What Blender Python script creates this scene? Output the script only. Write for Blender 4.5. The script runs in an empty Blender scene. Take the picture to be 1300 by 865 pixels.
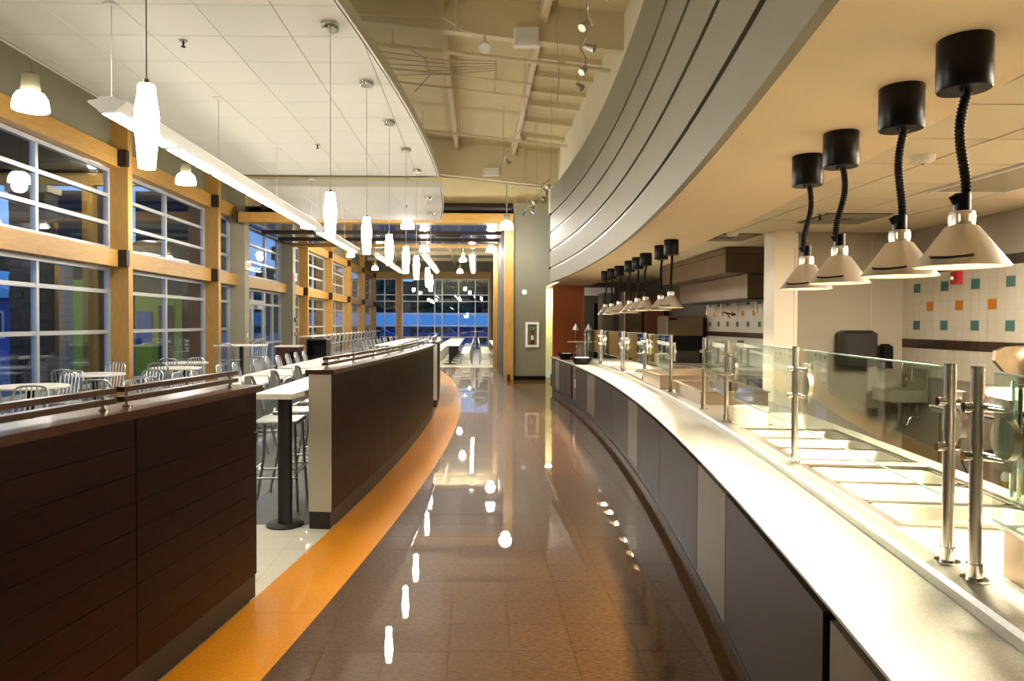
import bpy, bmesh, math, random
from mathutils import Vector, Matrix
random.seed(7)
C = bpy.context.scene.collection
SC = bpy.context.scene
PI = math.pi

# ------------------------------------------------------------------ camera, world, exposure
def setup_camera():
    yaw, pitch, roll = .0138, .0193, .0037
    fwd = Vector((math.sin(yaw)*math.cos(pitch), math.cos(yaw)*math.cos(pitch), -math.sin(pitch)))
    r0 = Vector((math.cos(yaw), -math.sin(yaw), 0)); u0 = r0.cross(fwd)
    r = r0*math.cos(roll) + u0*math.sin(roll); u = u0*math.cos(roll) - r0*math.sin(roll)
    cam = bpy.data.cameras.new('camera'); o = bpy.data.objects.new('camera', cam); C.objects.link(o)
    m = Matrix((( r.x, u.x, -fwd.x, 0), (r.y, u.y, -fwd.y, 0), (r.z, u.z, -fwd.z, 1.6), (0, 0, 0, 1)))
    o.matrix_world = m
    cam.sensor_width = 36; cam.lens = 888/1300*36
    cam.shift_x = 33/1300; cam.shift_y = -5.5/1300
    cam.clip_start = .05; cam.clip_end = 500
    SC.camera = o
setup_camera()

def setup_world():
    w = bpy.data.worlds.new('dusk_sky'); SC.world = w; w.use_nodes = True
    nt = w.node_tree; nt.nodes.clear()
    out = nt.nodes.new('ShaderNodeOutputWorld'); bg = nt.nodes.new('ShaderNodeBackground')
    tc = nt.nodes.new('ShaderNodeTexCoord'); sep = nt.nodes.new('ShaderNodeSeparateXYZ')
    rp = nt.nodes.new('ShaderNodeValToRGB'); nz = nt.nodes.new('ShaderNodeTexNoise')
    mx = nt.nodes.new('ShaderNodeMixRGB')
    rp.color_ramp.elements[0].position = 0; rp.color_ramp.elements[0].color = (.24, .50, 1.0, 1)
    rp.color_ramp.elements[1].position = .6; rp.color_ramp.elements[1].color = (.10, .30, .85, 1)
    nz.inputs['Scale'].default_value = 3; nz.inputs['Detail'].default_value = 4
    mx.blend_type = 'SCREEN'; mx.inputs['Fac'].default_value = .18
    nt.links.new(tc.outputs['Generated'], sep.inputs[0]); nt.links.new(sep.outputs['Z'], rp.inputs[0])
    nt.links.new(tc.outputs['Generated'], nz.inputs['Vector'])
    nt.links.new(rp.outputs[0], mx.inputs[1]); nt.links.new(nz.outputs[0], mx.inputs[2])
    nt.links.new(mx.outputs[0], bg.inputs[0]); bg.inputs[1].default_value = .47
    nt.links.new(bg.outputs[0], out.inputs[0])
setup_world()
vs = SC.view_settings
vs.view_transform = 'Standard'; vs.look = 'None'; vs.gamma = 1; vs.exposure = 1.75; vs.use_curve_mapping = False
try:
    SC.cycles.use_denoising = True
    SC.cycles.max_bounces = 10; SC.cycles.diffuse_bounces = 5; SC.cycles.glossy_bounces = 5
    SC.cycles.transparent_max_bounces = 24; SC.cycles.transmission_bounces = 6
    SC.cycles.sample_clamp_indirect = 6; SC.cycles.caustics_reflective = False; SC.cycles.caustics_refractive = False
except Exception:
    pass
PENDANT_E, BELL_E, LENS_E, UPLIGHT_E = 17, 11, 10, 1.1
HEAT_W, HEAT_BULB_E = 50, 12
BELL_W = 45
TROFFER_E = 43

# ------------------------------------------------------------------ materials
def lin(r, g, b):
    f = lambda c: c/12.92 if c <= .04045 else ((c+.055)/1.055)**2.4
    return (f(r/255), f(g/255), f(b/255), 1)
def mat(name, rgb, rough=.5, metal=0, spec=.5, var=.0, scale=20, stretch=(1,1,1), bump=0, bscale=60, coat=0, rgb2=None, tr=0, detail=4, objvar=0, aniso=0, bstretch=(1,1,1), coatr=.05):
    m = bpy.data.materials.new(name); m.use_nodes = True
    nt = m.node_tree; b = nt.nodes['Principled BSDF']
    c = lin(*rgb)
    b.inputs['Base Color'].default_value = c; b.inputs['Roughness'].default_value = rough
    b.inputs['Metallic'].default_value = metal; b.inputs['Specular IOR Level'].default_value = spec
    b.inputs['Coat Weight'].default_value = coat; b.inputs['Coat Roughness'].default_value = coatr
    b.inputs['Transmission Weight'].default_value = tr
    if aniso: b.inputs['Anisotropic'].default_value = aniso
    N = nt.nodes.new; L = nt.links.new
    src = None
    if var or rgb2 or bump:
        tc = N('ShaderNodeTexCoord'); mp = N('ShaderNodeMapping'); mp.inputs['Scale'].default_value = stretch
        L(tc.outputs['Object'], mp.inputs[0])
    if var or rgb2:
        nz = N('ShaderNodeTexNoise'); nz.inputs['Scale'].default_value = scale; nz.inputs['Detail'].default_value = detail
        L(mp.outputs[0], nz.inputs['Vector'])
        rp = N('ShaderNodeValToRGB'); rp.color_ramp.elements[0].position = .3; rp.color_ramp.elements[1].position = .7
        c2 = lin(*rgb2) if rgb2 else tuple(min(1, v*(1+var)) for v in c[:3])+(1,)
        c1 = c if rgb2 else tuple(v*(1-var) for v in c[:3])+(1,)
        rp.color_ramp.elements[0].color = c1; rp.color_ramp.elements[1].color = c2
        L(nz.outputs[0], rp.inputs[0]); src = rp.outputs[0]
    if objvar:
        oi = N('ShaderNodeObjectInfo'); mr = N('ShaderNodeMapRange'); mr.inputs['To Min'].default_value = 1-objvar; mr.inputs['To Max'].default_value = 1+objvar
        L(oi.outputs['Random'], mr.inputs[0])
        hs = N('ShaderNodeHueSaturation'); L(mr.outputs[0], hs.inputs['Value'])
        if src: L(src, hs.inputs['Color'])
        else: hs.inputs['Color'].default_value = c
        src = hs.outputs[0]
    if src: L(src, b.inputs['Base Color'])
    if bump:
        n2 = N('ShaderNodeTexNoise'); n2.inputs['Scale'].default_value = bscale; n2.inputs['Detail'].default_value = 2
        mp2 = N('ShaderNodeMapping'); mp2.inputs['Scale'].default_value = bstretch; L(tc.outputs['Object'], mp2.inputs[0]); L(mp2.outputs[0], n2.inputs['Vector'])
        bp = N('ShaderNodeBump'); bp.inputs['Strength'].default_value = bump; bp.inputs['Distance'].default_value = .01
        L(n2.outputs[0], bp.inputs['Height']); L(bp.outputs[0], b.inputs['Normal'])
        if coat: L(bp.outputs[0], b.inputs['Coat Normal'])
    return m
def emis(name, rgb, s, base=(255,255,255)):
    m = mat(name, base, .4); b = m.node_tree.nodes['Principled BSDF']
    b.inputs['Emission Color'].default_value = lin(*rgb); b.inputs['Emission Strength'].default_value = s
    return m
def glassmat(name, tint=(240,248,245), ior=1.5, dull=0):
    m = bpy.data.materials.new(name); m.use_nodes = True; nt = m.node_tree; nt.nodes.clear()
    N = nt.nodes.new; L = nt.links.new
    out = N('ShaderNodeOutputMaterial'); mx = N('ShaderNodeMixShader'); t = N('ShaderNodeBsdfTransparent'); g = N('ShaderNodeBsdfGlossy')
    fr = N('ShaderNodeFresnel'); ge = N('ShaderNodeNewGeometry'); mr = N('ShaderNodeMapRange')
    mr.inputs['To Min'].default_value = ior; mr.inputs['To Max'].default_value = 1/ior
    L(ge.outputs['Backfacing'], mr.inputs[0]); L(mr.outputs[0], fr.inputs[0])
    t.inputs[0].default_value = lin(*tint); g.inputs['Roughness'].default_value = .0; g.inputs[0].default_value = (1,1,1,1)
    L(fr.outputs[0], mx.inputs[0]); L(t.outputs[0], mx.inputs[1]); L(g.outputs[0], mx.inputs[2]); L(mx.outputs[0], out.inputs[0])
    return m
MT = {}
MT['brown_tile'] = mat('brown_vinyl_tile', (50,31,7), .5, spec=.1, rgb2=(94,60,18), scale=30, stretch=(1,2.6,1), detail=7, coat=.6, objvar=.05, bump=.010, bscale=6, coatr=.012)
MT['orange_tile'] = mat('orange_vinyl', (204,124,0), .5, spec=.12, rgb2=(222,146,6), scale=60, detail=5, coat=.6, bump=.010, bscale=6, coatr=.012)
MT['white_tile'] = mat('white_terrazzo_vinyl', (196,192,176), .5, spec=.2, rgb2=(222,219,205), scale=120, detail=5, coat=.6, bump=.01, bscale=6, coatr=.015)
MT['grey_tile'] = mat('grey_vinyl', (88,90,85), .5, spec=.2, rgb2=(110,111,104), scale=90, detail=5, coat=.7, bump=.01, bscale=6, coatr=.015)
MT['joint'] = mat('tile_joint', (122,96,66), .6)
MT['kfloor'] = mat('quarry_floor', (74,48,34), .5, var=.2, scale=8)
MT['glulam'] = mat('glulam_wood', (166,120,46), .45, rgb2=(188,147,73), scale=9, stretch=(9,9,.5), detail=6, bump=.05, bscale=40, bstretch=(6,6,.4))
MT['glulam_y'] = mat('glulam_beam_wood', (166,120,46), .45, rgb2=(188,147,73), scale=9, stretch=(9,.5,9), detail=6, bump=.05, bscale=40, bstretch=(6,.4,6))
MT['glulam_x'] = mat('glulam_cross_wood', (166,120,46), .45, rgb2=(188,147,73), scale=9, stretch=(.5,9,9), detail=6, bump=.05, bscale=40, bstretch=(.4,6,6))
MT['steel_dark'] = mat('dark_steel', (52,44,36), .5, metal=.6)
MT['alu'] = mat('window_aluminium', (176,178,176), .4, metal=.35)
MT['pane'] = glassmat('window_glass', (226,234,240), 1.55)
MT['guard'] = glassmat('guard_glass', (236,244,238), 1.5)
MT['glass_edge'] = mat('glass_edge_green', (176,206,192), .1, tr=.3)
MT['greywall'] = mat('grey_wall_paint', (124,119,94), .65, var=.03, scale=3)
MT['greycol'] = mat('grey_column_paint', (150,142,115), .6, var=.03, scale=3)
MT['cloud'] = mat('white_ceiling_tile', (236,234,224), .8, var=.015, scale=150, objvar=.012)
MT['cloud_edge'] = mat('ceiling_edge_trim', (230,226,212), .6)
MT['grid'] = mat('ceiling_grid', (112,108,95), .6)
MT['roof'] = mat('cream_roof_deck', (212,196,150), .75, var=.04, scale=2)
MT['roof_beam'] = mat('cream_roof_steel', (214,200,162), .6)
MT['cream_wall'] = mat('cream_upper_wall', (214,206,176), .75)
MT['bulk'] = mat('grey_bulkhead', (134,128,104), .6, var=.03, scale=2)
MT['groove'] = mat('bulkhead_reveal', (70,64,54), .5)
MT['reveal'] = mat('reveal_metal', (150,146,134), .35, metal=.8)
MT['soffit'] = mat('tan_soffit', (250,228,188), .7, var=.02, scale=2)
MT['black'] = mat('black_plastic', (9,8,8), .35, spec=.22)
MT['matte_black'] = mat('matte_black', (24,23,21), .65)
MT['panel_dark'] = mat('bronze_laminate', (52,42,30), .45, metal=.1, spec=.22, var=.05, scale=4)
MT['panel_light'] = mat('champagne_laminate', (106,96,76), .42, metal=.15, spec=.3, var=.05, scale=4)
MT['quartz'] = mat('white_quartz', (158,156,143), .25, rgb2=(182,178,163), scale=220, detail=3, coat=.2)
MT['steel'] = mat('stainless_steel', (196,190,178), .26, metal=1, var=.05, scale=12)
MT['bin_steel'] = mat('bin_steel', (158,140,116), .3, metal=.95, var=.06, scale=6)
MT['post_steel'] = mat('satin_post_steel', (216,210,198), .27, metal=1)
MT['pan_steel'] = mat('pan_steel', (176,164,144), .36, metal=.9, var=.05, scale=9)
MT['hood_steel'] = mat('dull_brown_steel', (126,108,86), .3, metal=.85, var=.08, scale=6)
MT['steel_soft'] = mat('stainless_soft', (190,184,170), .38, metal=1, var=.06, scale=10)
MT['chrome'] = mat('polished_steel', (214,212,206), .12, metal=1)
MT['spun'] = mat('spun_aluminium', (212,208,202), .33, metal=.78)
MT['alu_chair'] = mat('brushed_aluminium', (176,178,174), .34, metal=.9)
MT['darkwood'] = mat('dark_wood_plank', (20,5,0), .45, spec=.14, rgb2=(38,13,3), scale=7, stretch=(1.2,1.2,16), detail=6, coat=.04, objvar=.06, coatr=.25)
MT['capwood'] = mat('brown_wood_cap', (54,24,11), .28, rgb2=(78,39,20), scale=7, stretch=(14,1,14), detail=6, coat=.35, coatr=.12)
MT['kick'] = mat('black_rubber_kick', (26,22,19), .45)
MT['endcap'] = mat('brushed_end_cap', (178,173,157), .42, metal=.25)
MT['white_lam'] = mat('white_laminate', (226,222,208), .35, var=.02, scale=4)
MT['white'] = mat('white_paint', (232,230,222), .5)
MT['offwhite'] = mat('off_white_plate', (240,228,204), .3)
MT['kcol'] = mat('cream_column_paint', (244,234,212), .5)
MT['kwall'] = mat('beige_kitchen_panel', (158,147,128), .5, var=.02, scale=2)
MT['ktile'] = mat('white_wall_tile', (208,200,180), .25, coat=.2)
MT['ktile_dark'] = mat('dark_brown_wall_tile', (58,42,32), .25, objvar=.15)
MT['ktile_teal'] = mat('teal_wall_tile', (66,112,104), .25)
MT['ktile_orange'] = mat('orange_wall_tile', (198,120,24), .25)
MT['grout'] = mat('grout', (190,178,150), .8)
MT['kceil'] = mat('kitchen_ceiling_tile', (230,218,190), .8, var=.015, scale=150, objvar=.015)
MT['orangewall'] = mat('burnt_orange_wall', (142,68,4), .6, var=.04, scale=3)
MT['darksoffit'] = mat('glossy_dark_soffit', (60,58,64), .12, spec=.8, coat=.6)
MT['red'] = mat('red_plastic', (176,26,26), .35)
MT['signred'] = emis('exit_sign_face', (235,110,95), .7, (235,140,130))
MT['letters'] = mat('sign_letters', (200,30,26), .5)
MT['yellow'] = mat('yellow_label', (214,190,50), .5)
MT['smoke'] = mat('smoked_plastic', (44,40,35), .3, coat=.1)
MT['pendant'] = emis('pendant_glass_lit', (255,246,228), PENDANT_E)
MT['bell'] = emis('bell_glass_lit', (255,248,236), BELL_E)
MT['lens'] = emis('linear_lens_lit', (255,246,230), LENS_E)
MT['uplens_far'] = emis('far_linear_uplight_lit', (255,246,230), 42)
MT['uplens'] = emis('linear_uplight_lit', (255,246,230), UPLIGHT_E)
MT['heatbulb'] = emis('heat_bulb_lit', (255,214,160), HEAT_BULB_E)
MT['slot'] = emis('vent_slot_glow', (255,226,180), .4)  # glow put into the slots for bulb light leaking through the vents
MT['troffer'] = emis('troffer_lens_lit', (255,240,214), TROFFER_E)
MT['troffer_off'] = mat('troffer_lens_off', (150,142,122), .5)
MT['shade_in'] = mat('shade_inside_white', (245,235,215), .5)
MT['bark'] = mat('dark_bark', (40,34,28), .9)
MT['leaf'] = mat('dark_foliage', (26,52,34), .9, var=.4, scale=3)
MT['leaf2'] = mat('blue_green_foliage', (34,70,52), .9, var=.4, scale=3)
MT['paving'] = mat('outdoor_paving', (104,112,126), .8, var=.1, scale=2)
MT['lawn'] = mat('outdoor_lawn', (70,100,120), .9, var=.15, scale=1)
MT['stone'] = mat('dark_ledge_stone', (74,58,50), .8, objvar=.3, var=.15, scale=12)
MT['block'] = mat('beige_block', (150,138,118), .8, objvar=.05)
MT['lime'] = mat('lime_wall', (170,186,30), .6)
MT['browndoor'] = mat('brown_door', (96,54,34), .5)
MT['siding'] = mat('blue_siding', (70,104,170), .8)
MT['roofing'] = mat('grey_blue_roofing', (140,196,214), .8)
MT['canopy'] = mat('dark_canopy', (52,46,40), .7)
MT['bluepl'] = mat('blue_plastic', (40,110,215), .5)
MT['yolk'] = mat('liquid_yellow', (170,150,50), .3)
MT['olive'] = mat('doorway_light_wall', (218,220,176), .7)

# ------------------------------------------------------------------ mesh builder
class MB:
    def __init__(s): s.v = []; s.f = []; s.sm = []
    def add(s, vs, fs, smooth=False):
        n = len(s.v); s.v += [tuple(p) for p in vs]
        s.f += [tuple(i+n for i in f) for f in fs]; s.sm += [smooth]*len(fs)
        return s
    def box(s, x0, x1, y0, y1, z0, z1):
        return s.add([(x0,y0,z0),(x1,y0,z0),(x1,y1,z0),(x0,y1,z0),(x0,y0,z1),(x1,y0,z1),(x1,y1,z1),(x0,y1,z1)],
                     [(0,3,2,1),(4,5,6,7),(0,1,5,4),(1,2,6,5),(2,3,7,6),(3,0,4,7)])
    def cbox(s, cx, cy, cz, sx, sy, sz): return s.box(cx-sx/2, cx+sx/2, cy-sy/2, cy+sy/2, cz-sz/2, cz+sz/2)
    def chbox(s, x0, x1, y0, y1, z0, z1, c=.01):   # box whose vertical and top edges are chamfered
        def ring(d, z): return [(x0+d,y0+d+c,z),(x0+d+c,y0+d,z),(x1-d-c,y0+d,z),(x1-d,y0+d+c,z),(x1-d,y1-d-c,z),(x1-d-c,y1-d,z),(x0+d+c,y1-d,z),(x0+d,y1-d-c,z)]
        v = ring(0,z0)+ring(0,z1-c)+ring(c,z1); f = [tuple(range(7,-1,-1)), tuple(range(16,24))]
        for k in (0,8):
            for i in range(8): f.append((k+i, k+(i+1)%8, k+8+(i+1)%8, k+8+i))
        return s.add(v, f)
    def cyl(s, p0, p1, r0, r1=None, n=12, caps=True, smooth=True):
        r1 = r0 if r1 is None else r1
        p0 = Vector(p0); p1 = Vector(p1); d = (p1-p0).normalized()
        a = d.orthogonal().normalized(); b = d.cross(a)
        vs = []
        for p, r in ((p0,r0),(p1,r1)):
            for i in range(n):
                t = 2*PI*i/n; vs.append(p + a*(r*math.cos(t)) + b*(r*math.sin(t)))
        s.add(vs, [(i,(i+1)%n,n+(i+1)%n,n+i) for i in range(n)], smooth)
        if caps: s.add(vs, [tuple(range(n-1,-1,-1)), tuple(range(n,2*n))])
        return s
    def lathe(s, prof, n=24, o=(0,0,0), smooth=True, close=False):
        vs = []; fs = []
        for r, z in prof:
            for i in range(n):
                t = 2*PI*i/n; vs.append((o[0]+r*math.cos(t), o[1]+r*math.sin(t), o[2]+z))
        for k in range(len(prof)-1):
            for i in range(n): fs.append((k*n+i, k*n+(i+1)%n, (k+1)*n+(i+1)%n, (k+1)*n+i))
        return s.add(vs, fs, smooth)
    def tube(s, pts, r, n=8, caps=True, closed=False):
        P = [Vector(p) for p in pts]; m = len(P); vs = []; a = None
        rs = r if isinstance(r, (list, tuple)) else [r]*m
        for k in range(m):
            if closed: d = (P[(k+1)%m]-P[k-1]).normalized()
            else: d = (P[min(k+1,m-1)]-P[max(k-1,0)]).normalized()
            if a is None: a = d.orthogonal().normalized()
            a = (a - d*a.dot(d)).normalized(); b = d.cross(a)
            for i in range(n):
                t = 2*PI*i/n; vs.append(P[k]+a*(rs[k]*math.cos(t))+b*(rs[k]*math.sin(t)))
        K = m if closed else m-1
        fs = [(k*n+i, k*n+(i+1)%n, ((k+1)%m)*n+(i+1)%n, ((k+1)%m)*n+i) for k in range(K) for i in range(n)]
        s.add(vs, fs, True)
        if caps and not closed: s.add(vs, [tuple(range(n-1,-1,-1)), tuple(range((m-1)*n, m*n))])
        return s
    def prism(s, poly, axis, a0, a1):    # poly in the two other axes, extruded along axis
        n = len(poly)
        def P(u, v, a): return {'x':(a,u,v),'y':(u,a,v),'z':(u,v,a)}[axis]
        vs = [P(u,v,a0) for u,v in poly]+[P(u,v,a1) for u,v in poly]
        return s.add(vs, [tuple(range(n-1,-1,-1)), tuple(range(n,2*n))]+[(i,(i+1)%n,n+(i+1)%n,n+i) for i in range(n)])
    def arc(s, fx, y0, y1, o0, o1, z0, z1, n=6, smooth=True):   # slab that follows the curve x = fx(y)
        vs = []
        for k in range(n+1):
            y = y0+(y1-y0)*k/n
            for o in (o0, o1):
                p = off(fx, y, o)
                vs += [(p[0],p[1],z0),(p[0],p[1],z1)]
        fs = []; 
        for k in range(n):
            a = 4*k; b = a+4
            fs += [(a,a+1,b+1,b),(a+2,b+2,b+3,a+3),(a+1,a+3,b+3,b+1),(a,b,b+2,a+2)]
        s.add(vs, fs)
        return s.add(vs, [(0,2,3,1),(4*n,4*n+1,4*n+3,4*n+2)])
    def ico(s, c, r, sub=1, sq=(1,1,1), jitter=0):
        bm = bmesh.new(); bmesh.ops.create_icosphere(bm, subdivisions=sub, radius=1)
        vs = [(c[0]+v.co.x*r*sq[0]*(1+random.uniform(-jitter,jitter)), c[1]+v.co.y*r*sq[1]*(1+random.uniform(-jitter,jitter)), c[2]+v.co.z*r*sq[2]*(1+random.uniform(-jitter,jitter))) for v in bm.verts]
        fs = [tuple(v.index for v in f.verts) for f in bm.faces]; bm.free()
        return s.add(vs, fs, True)
    def build(s, name, m, parent=None, loc=None, rotz=0, world=False):
        vs = s.v
        if world and parent is not None:
            l = root_loc(parent); vs = [(p[0]-l[0], p[1]-l[1], p[2]-l[2]) for p in vs]
        me = bpy.data.meshes.new(name); me.from_pydata(vs, [], s.f)
        if any(s.sm):
            me.polygons.foreach_set('use_smooth', s.sm)
            try: me.set_sharp_from_angle(angle=math.radians(42))
            except Exception: pass
        me.materials.append(MT[m] if isinstance(m, str) else m)
        me.validate()
        o = bpy.data.objects.new(name, me); C.objects.link(o)
        if parent is not None: o.parent = parent
        if loc: o.location = loc
        if rotz: o.rotation_euler = (0,0,rotz)
        return o
def root_loc(o):
    l = Vector((0,0,0))
    while o is not None: l += o.location; o = o.parent
    return l
def off(fx, y, o):
    d = (fx(y+.01)-fx(y-.01))/.02; n = math.sqrt(1+d*d)
    return (fx(y)+o/n, y-o*d/n)
def ang(fx, y): return -math.atan((fx(y+.01)-fx(y-.01))/.02)
def inst(name, me, parent=None, loc=(0,0,0), rot=(0,0,0), scale=None):
    o = bpy.data.objects.new(name, me); C.objects.link(o)
    if parent is not None: o.parent = parent
    o.location = loc; o.rotation_euler = rot
    if scale: o.scale = scale
    return o
def thing(name, label, cat, loc=(0,0,0), rotz=0, group=None):
    o = bpy.data.objects.new(name, None); C.objects.link(o); o.empty_display_size = .1
    o.location = loc; o.rotation_euler = (0,0,rotz); o['label'] = label; o['category'] = cat
    if group: o['group'] = group
    return o
def tag(o, label, cat, group=None):
    o['label'] = label; o['category'] = cat
    if group: o['group'] = group
    return o
def struct(o, label=None):
    o['kind'] = 'structure'
    if label: o['label'] = label
    return o
def lab(o, label): o['label'] = label; return o
def dup(root, loc, rotz=0, label=None, group=None):
    r = root.copy(); C.objects.link(r); r.location = loc; r.rotation_euler = (0,0,rotz)
    if label: r['label'] = label
    if group: r['group'] = group
    for ch in list(root.children):
        c = ch.copy(); C.objects.link(c); c.parent = r
        for g in ch.children:
            d = g.copy(); C.objects.link(d); d.parent = c
    return r
def lamp(name, kind, loc, energy, color, parent=None, size=.1, spot=None, rot=None):
    l = bpy.data.lights.new(name, kind); l.energy = energy; l.color = color
    if kind in ('POINT','SPOT'): l.shadow_soft_size = size
    if kind == 'SPOT': l.spot_size = spot[0]; l.spot_blend = spot[1]
    o = bpy.data.objects.new(name, l); C.objects.link(o); o.location = loc
    if rot: o.rotation_euler = rot
    if parent is not None: o.parent = parent
    return o
def textobj(name, s, size, m, parent, loc, rot, ext=.001, align='CENTER'):
    c = bpy.data.curves.new(name, 'FONT'); c.body = s; c.size = size; c.extrude = ext; c.align_x = align; c.align_y = 'CENTER'
    c.materials.append(MT[m]); tmp = bpy.data.objects.new(name, c); C.objects.link(tmp)
    me = bpy.data.meshes.new_from_object(tmp.evaluated_get(bpy.context.evaluated_depsgraph_get())); bpy.data.objects.remove(tmp)
    if not me.materials: me.materials.append(MT[m])
    o = bpy.data.objects.new(name, me); C.objects.link(o)
    o.parent = parent; o.location = loc; o.rotation_euler = rot
    return o
ORD = ['first','second','third','fourth','fifth','sixth','seventh','eighth','ninth','tenth','eleventh','twelfth','thirteenth','fourteenth','fifteenth','sixteenth']

# curves in plan: serving counter front, divider front
def cx(y): return 1.84 - .0079*(y-12.29)**2
def px(y): return -.735 - .0076*(y-12.5)**2
def ox(y): return px(y)+.45

# ------------------------------------------------------------------ floor
def slab_between(Lf, Rf, y0, y1, z0, z1, n=1):
    m = MB(); vs = []
    for k in range(n+1):
        y = y0+(y1-y0)*k/n
        l, r = Lf(y), Rf(y)
        if r < l: r = l
        vs += [(l,y,z0),(l,y,z1),(r,y,z0),(r,y,z1)]
    fs = []
    for k in range(n):
        a = 4*k; b = a+4
        fs += [(a,a+1,b+1,b),(a+2,b+2,b+3,a+3),(a+1,a+3,b+3,b+1),(a,b,b+2,a+2)]
    m.add(vs, fs); m.add(vs, [(0,2,3,1),(4*n,4*n+1,4*n+3,4*n+2)])
    return m
floor = struct(MB().box(-7.3,1.2,-2,47,-.12,-.006).box(1.2,4.95,-2,20.5,-.12,-.006).build('floor','joint'))
T = .305; J = .0007
far = MB(); far_or = MB(); fgrey = MB(); fwhite = MB(); n_ind = 0
cl = lambda v,a,b: max(a, min(b, v))
sq = MB().box(-T/2+J,T/2-J,-T/2+J,T/2-J,-.0055,0).build('floor_tile','brown_tile').data
bpy.data.objects.remove(bpy.data.objects['floor_tile'])
for j in range(8, 82):
    y0 = j*T+.02; y1 = y0+T
    for i in range(-6, 8):
        x0 = i*T-.13; x1 = x0+T
        toe = lambda y: cx(y)+.06 if y < 16.4 else 1.95
        L = lambda y: cl(ox(y), x0+J, x1-J); Rr = lambda y: cl(toe(y), x0+J, x1-J)
        wl = max(Rr(y)-L(y) for y in (y0,(y0+y1)/2,y1))
        if wl < .012: continue
        whole = min(Rr(y)-L(y) for y in (y0,(y0+y1)/2,y1)) > T-2.2*J
        if n_ind < 232:
            n_ind += 1
            if whole: inst('floor_tile', sq, floor, ((x0+x1)/2,(y0+y1)/2,0))
            else: slab_between(L, Rr, y0+J, y1-J, -.0055, 0, 4).build('floor_tile','brown_tile',floor)
        else:
            m = slab_between(L, Rr, y0+J, y1-J, -.0055, 0, 1 if whole else 3); far.add(m.v, m.f)
o = far.build('distant_floor_tile','brown_tile',floor); o['kind'] = 'stuff'
for k in range(13):     # the orange band: long sheets butted end to end
    y0 = 2.0+k*1.83; y1 = y0+1.83
    lab(slab_between(lambda y: px(y)+.0, lambda y: ox(y)-J, y0+J, y1-J, -.0055, .0, 8).build('floor_band','orange_tile',floor), 'curved orange vinyl band along the dark divider')
whites = MB(); nw = 0
for j in range(10, 26):
    y0 = j*T+.02; y1 = y0+T
    wt = 3.9 < (y0+y1)/2 < 5.5
    for i in range(-11, -3):
        x0 = i*T-.13; x1 = x0+T
        Rr = lambda y: cl(px(y)-.0, x0+J, x1-J)
        if max(Rr(y0),Rr(y1))-x0 < .02: continue
        if nw < 62 and y0 > 3.3 and y0 < 6.6 and x0 > -2.6:
            nw += 1
            slab_between(lambda y: x0+J, Rr, y0+J, y1-J, -.0055, 0, 3).build('floor_tile', 'white_tile' if wt else 'grey_tile', floor)
        else:
            m = slab_between(lambda y: x0+J, Rr, y0+J, y1-J, -.0055, 0, 2); fgrey.add(m.v, m.f)
for j in range(26, 154):
    y0 = j*T+.02; y1 = y0+T
    for i in range(-11, 5):
        x0 = i*T-.13; x1 = x0+T
        if y1 < 25.1:
            Rr = lambda y: cl(px(y), x0+J, x1-J)
            if max(Rr(y0),Rr(y1))-x0 < .02: continue
            m = slab_between(lambda y: x0+J, Rr, y0+J, y1-J, -.0055, 0, 1)
        else:
            m = MB().box(x0+J,min(x1-J,1.15),y0+J,y1-J,-.0055,0); fwhite.add(m.v, m.f); continue
        fgrey.add(m.v, m.f)
fgrey.box(-7.2,-11*T-.13,-2,25.1,-.0055,0); fwhite.box(-7.2,-11*T-.13,25.1,47,-.0055,0)
o = fwhite.build('white_floor_tile','white_tile',floor); o['kind'] = 'stuff'
o = fgrey.build('grey_floor_tile','grey_tile',floor); o['kind'] = 'stuff'
o = MB().box(2.9,4.95,-2,20,-.0055,0).build('kitchen_floor_tile','kfloor',floor); o['kind'] = 'stuff'
lab(MB().box(-6.6,.95,25.1,25.2,-.004,.006).build('threshold','alu',floor), 'metal threshold strip across the floor')

# ------------------------------------------------------------------ left window wall
WX = -7.0
wl = struct(MB().box(-7.25,-7.0,-2,47.2,4.86,7.4).box(-7.25,-7.0,-2,9.0,-.1,4.86).build('wall_left','greywall'))
posts = [8.9, 13.52, 18.2, 27.8, 32.5, 37.2, 41.9, 46.5]
for y in posts:
    MB().box(-7.08,-6.67,y,y+.17,0,7.0 if y < 20 else 5.6).build('timber_post','glulam',wl)
cols = [(20.05,20.45),(25.25,25.65)]
for a,b in cols:
    MB().box(-7.1,-6.6,a,b,0,6.6 if a < 22 else 5.6).build('grey_column','greycol',wl)
    MB().box(-6.6,-6.585,a+.17,a+.24,1.15,1.27).build('switch_plate','white',wl)
bays = [(9.07,13.52),(13.69,18.2),(18.37,20.05),(20.45,25.25),(25.65,27.8),(27.97,32.5),(32.67,37.2),(37.37,41.9),(42.07,46.5)]
for a,b in bays:
    MB().box(-7.02,-6.82,a,b,2.64,2.96).build('timber_beam','glulam_y',wl)
    MB().box(-7.02,-6.82,a,b,4.53,4.87).build('timber_beam','glulam_y',wl)
for y in posts[1:]:
    for z in (2.63,4.53):
        br = MB().box(-6.82,-6.67,y-.1,y-.004,z+.02,z+.33).box(-6.675,-6.655,y-.1,y+.02,z+.02,z+.33).build('steel_bracket','steel_dark',wl)
wi = [0]
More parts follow.
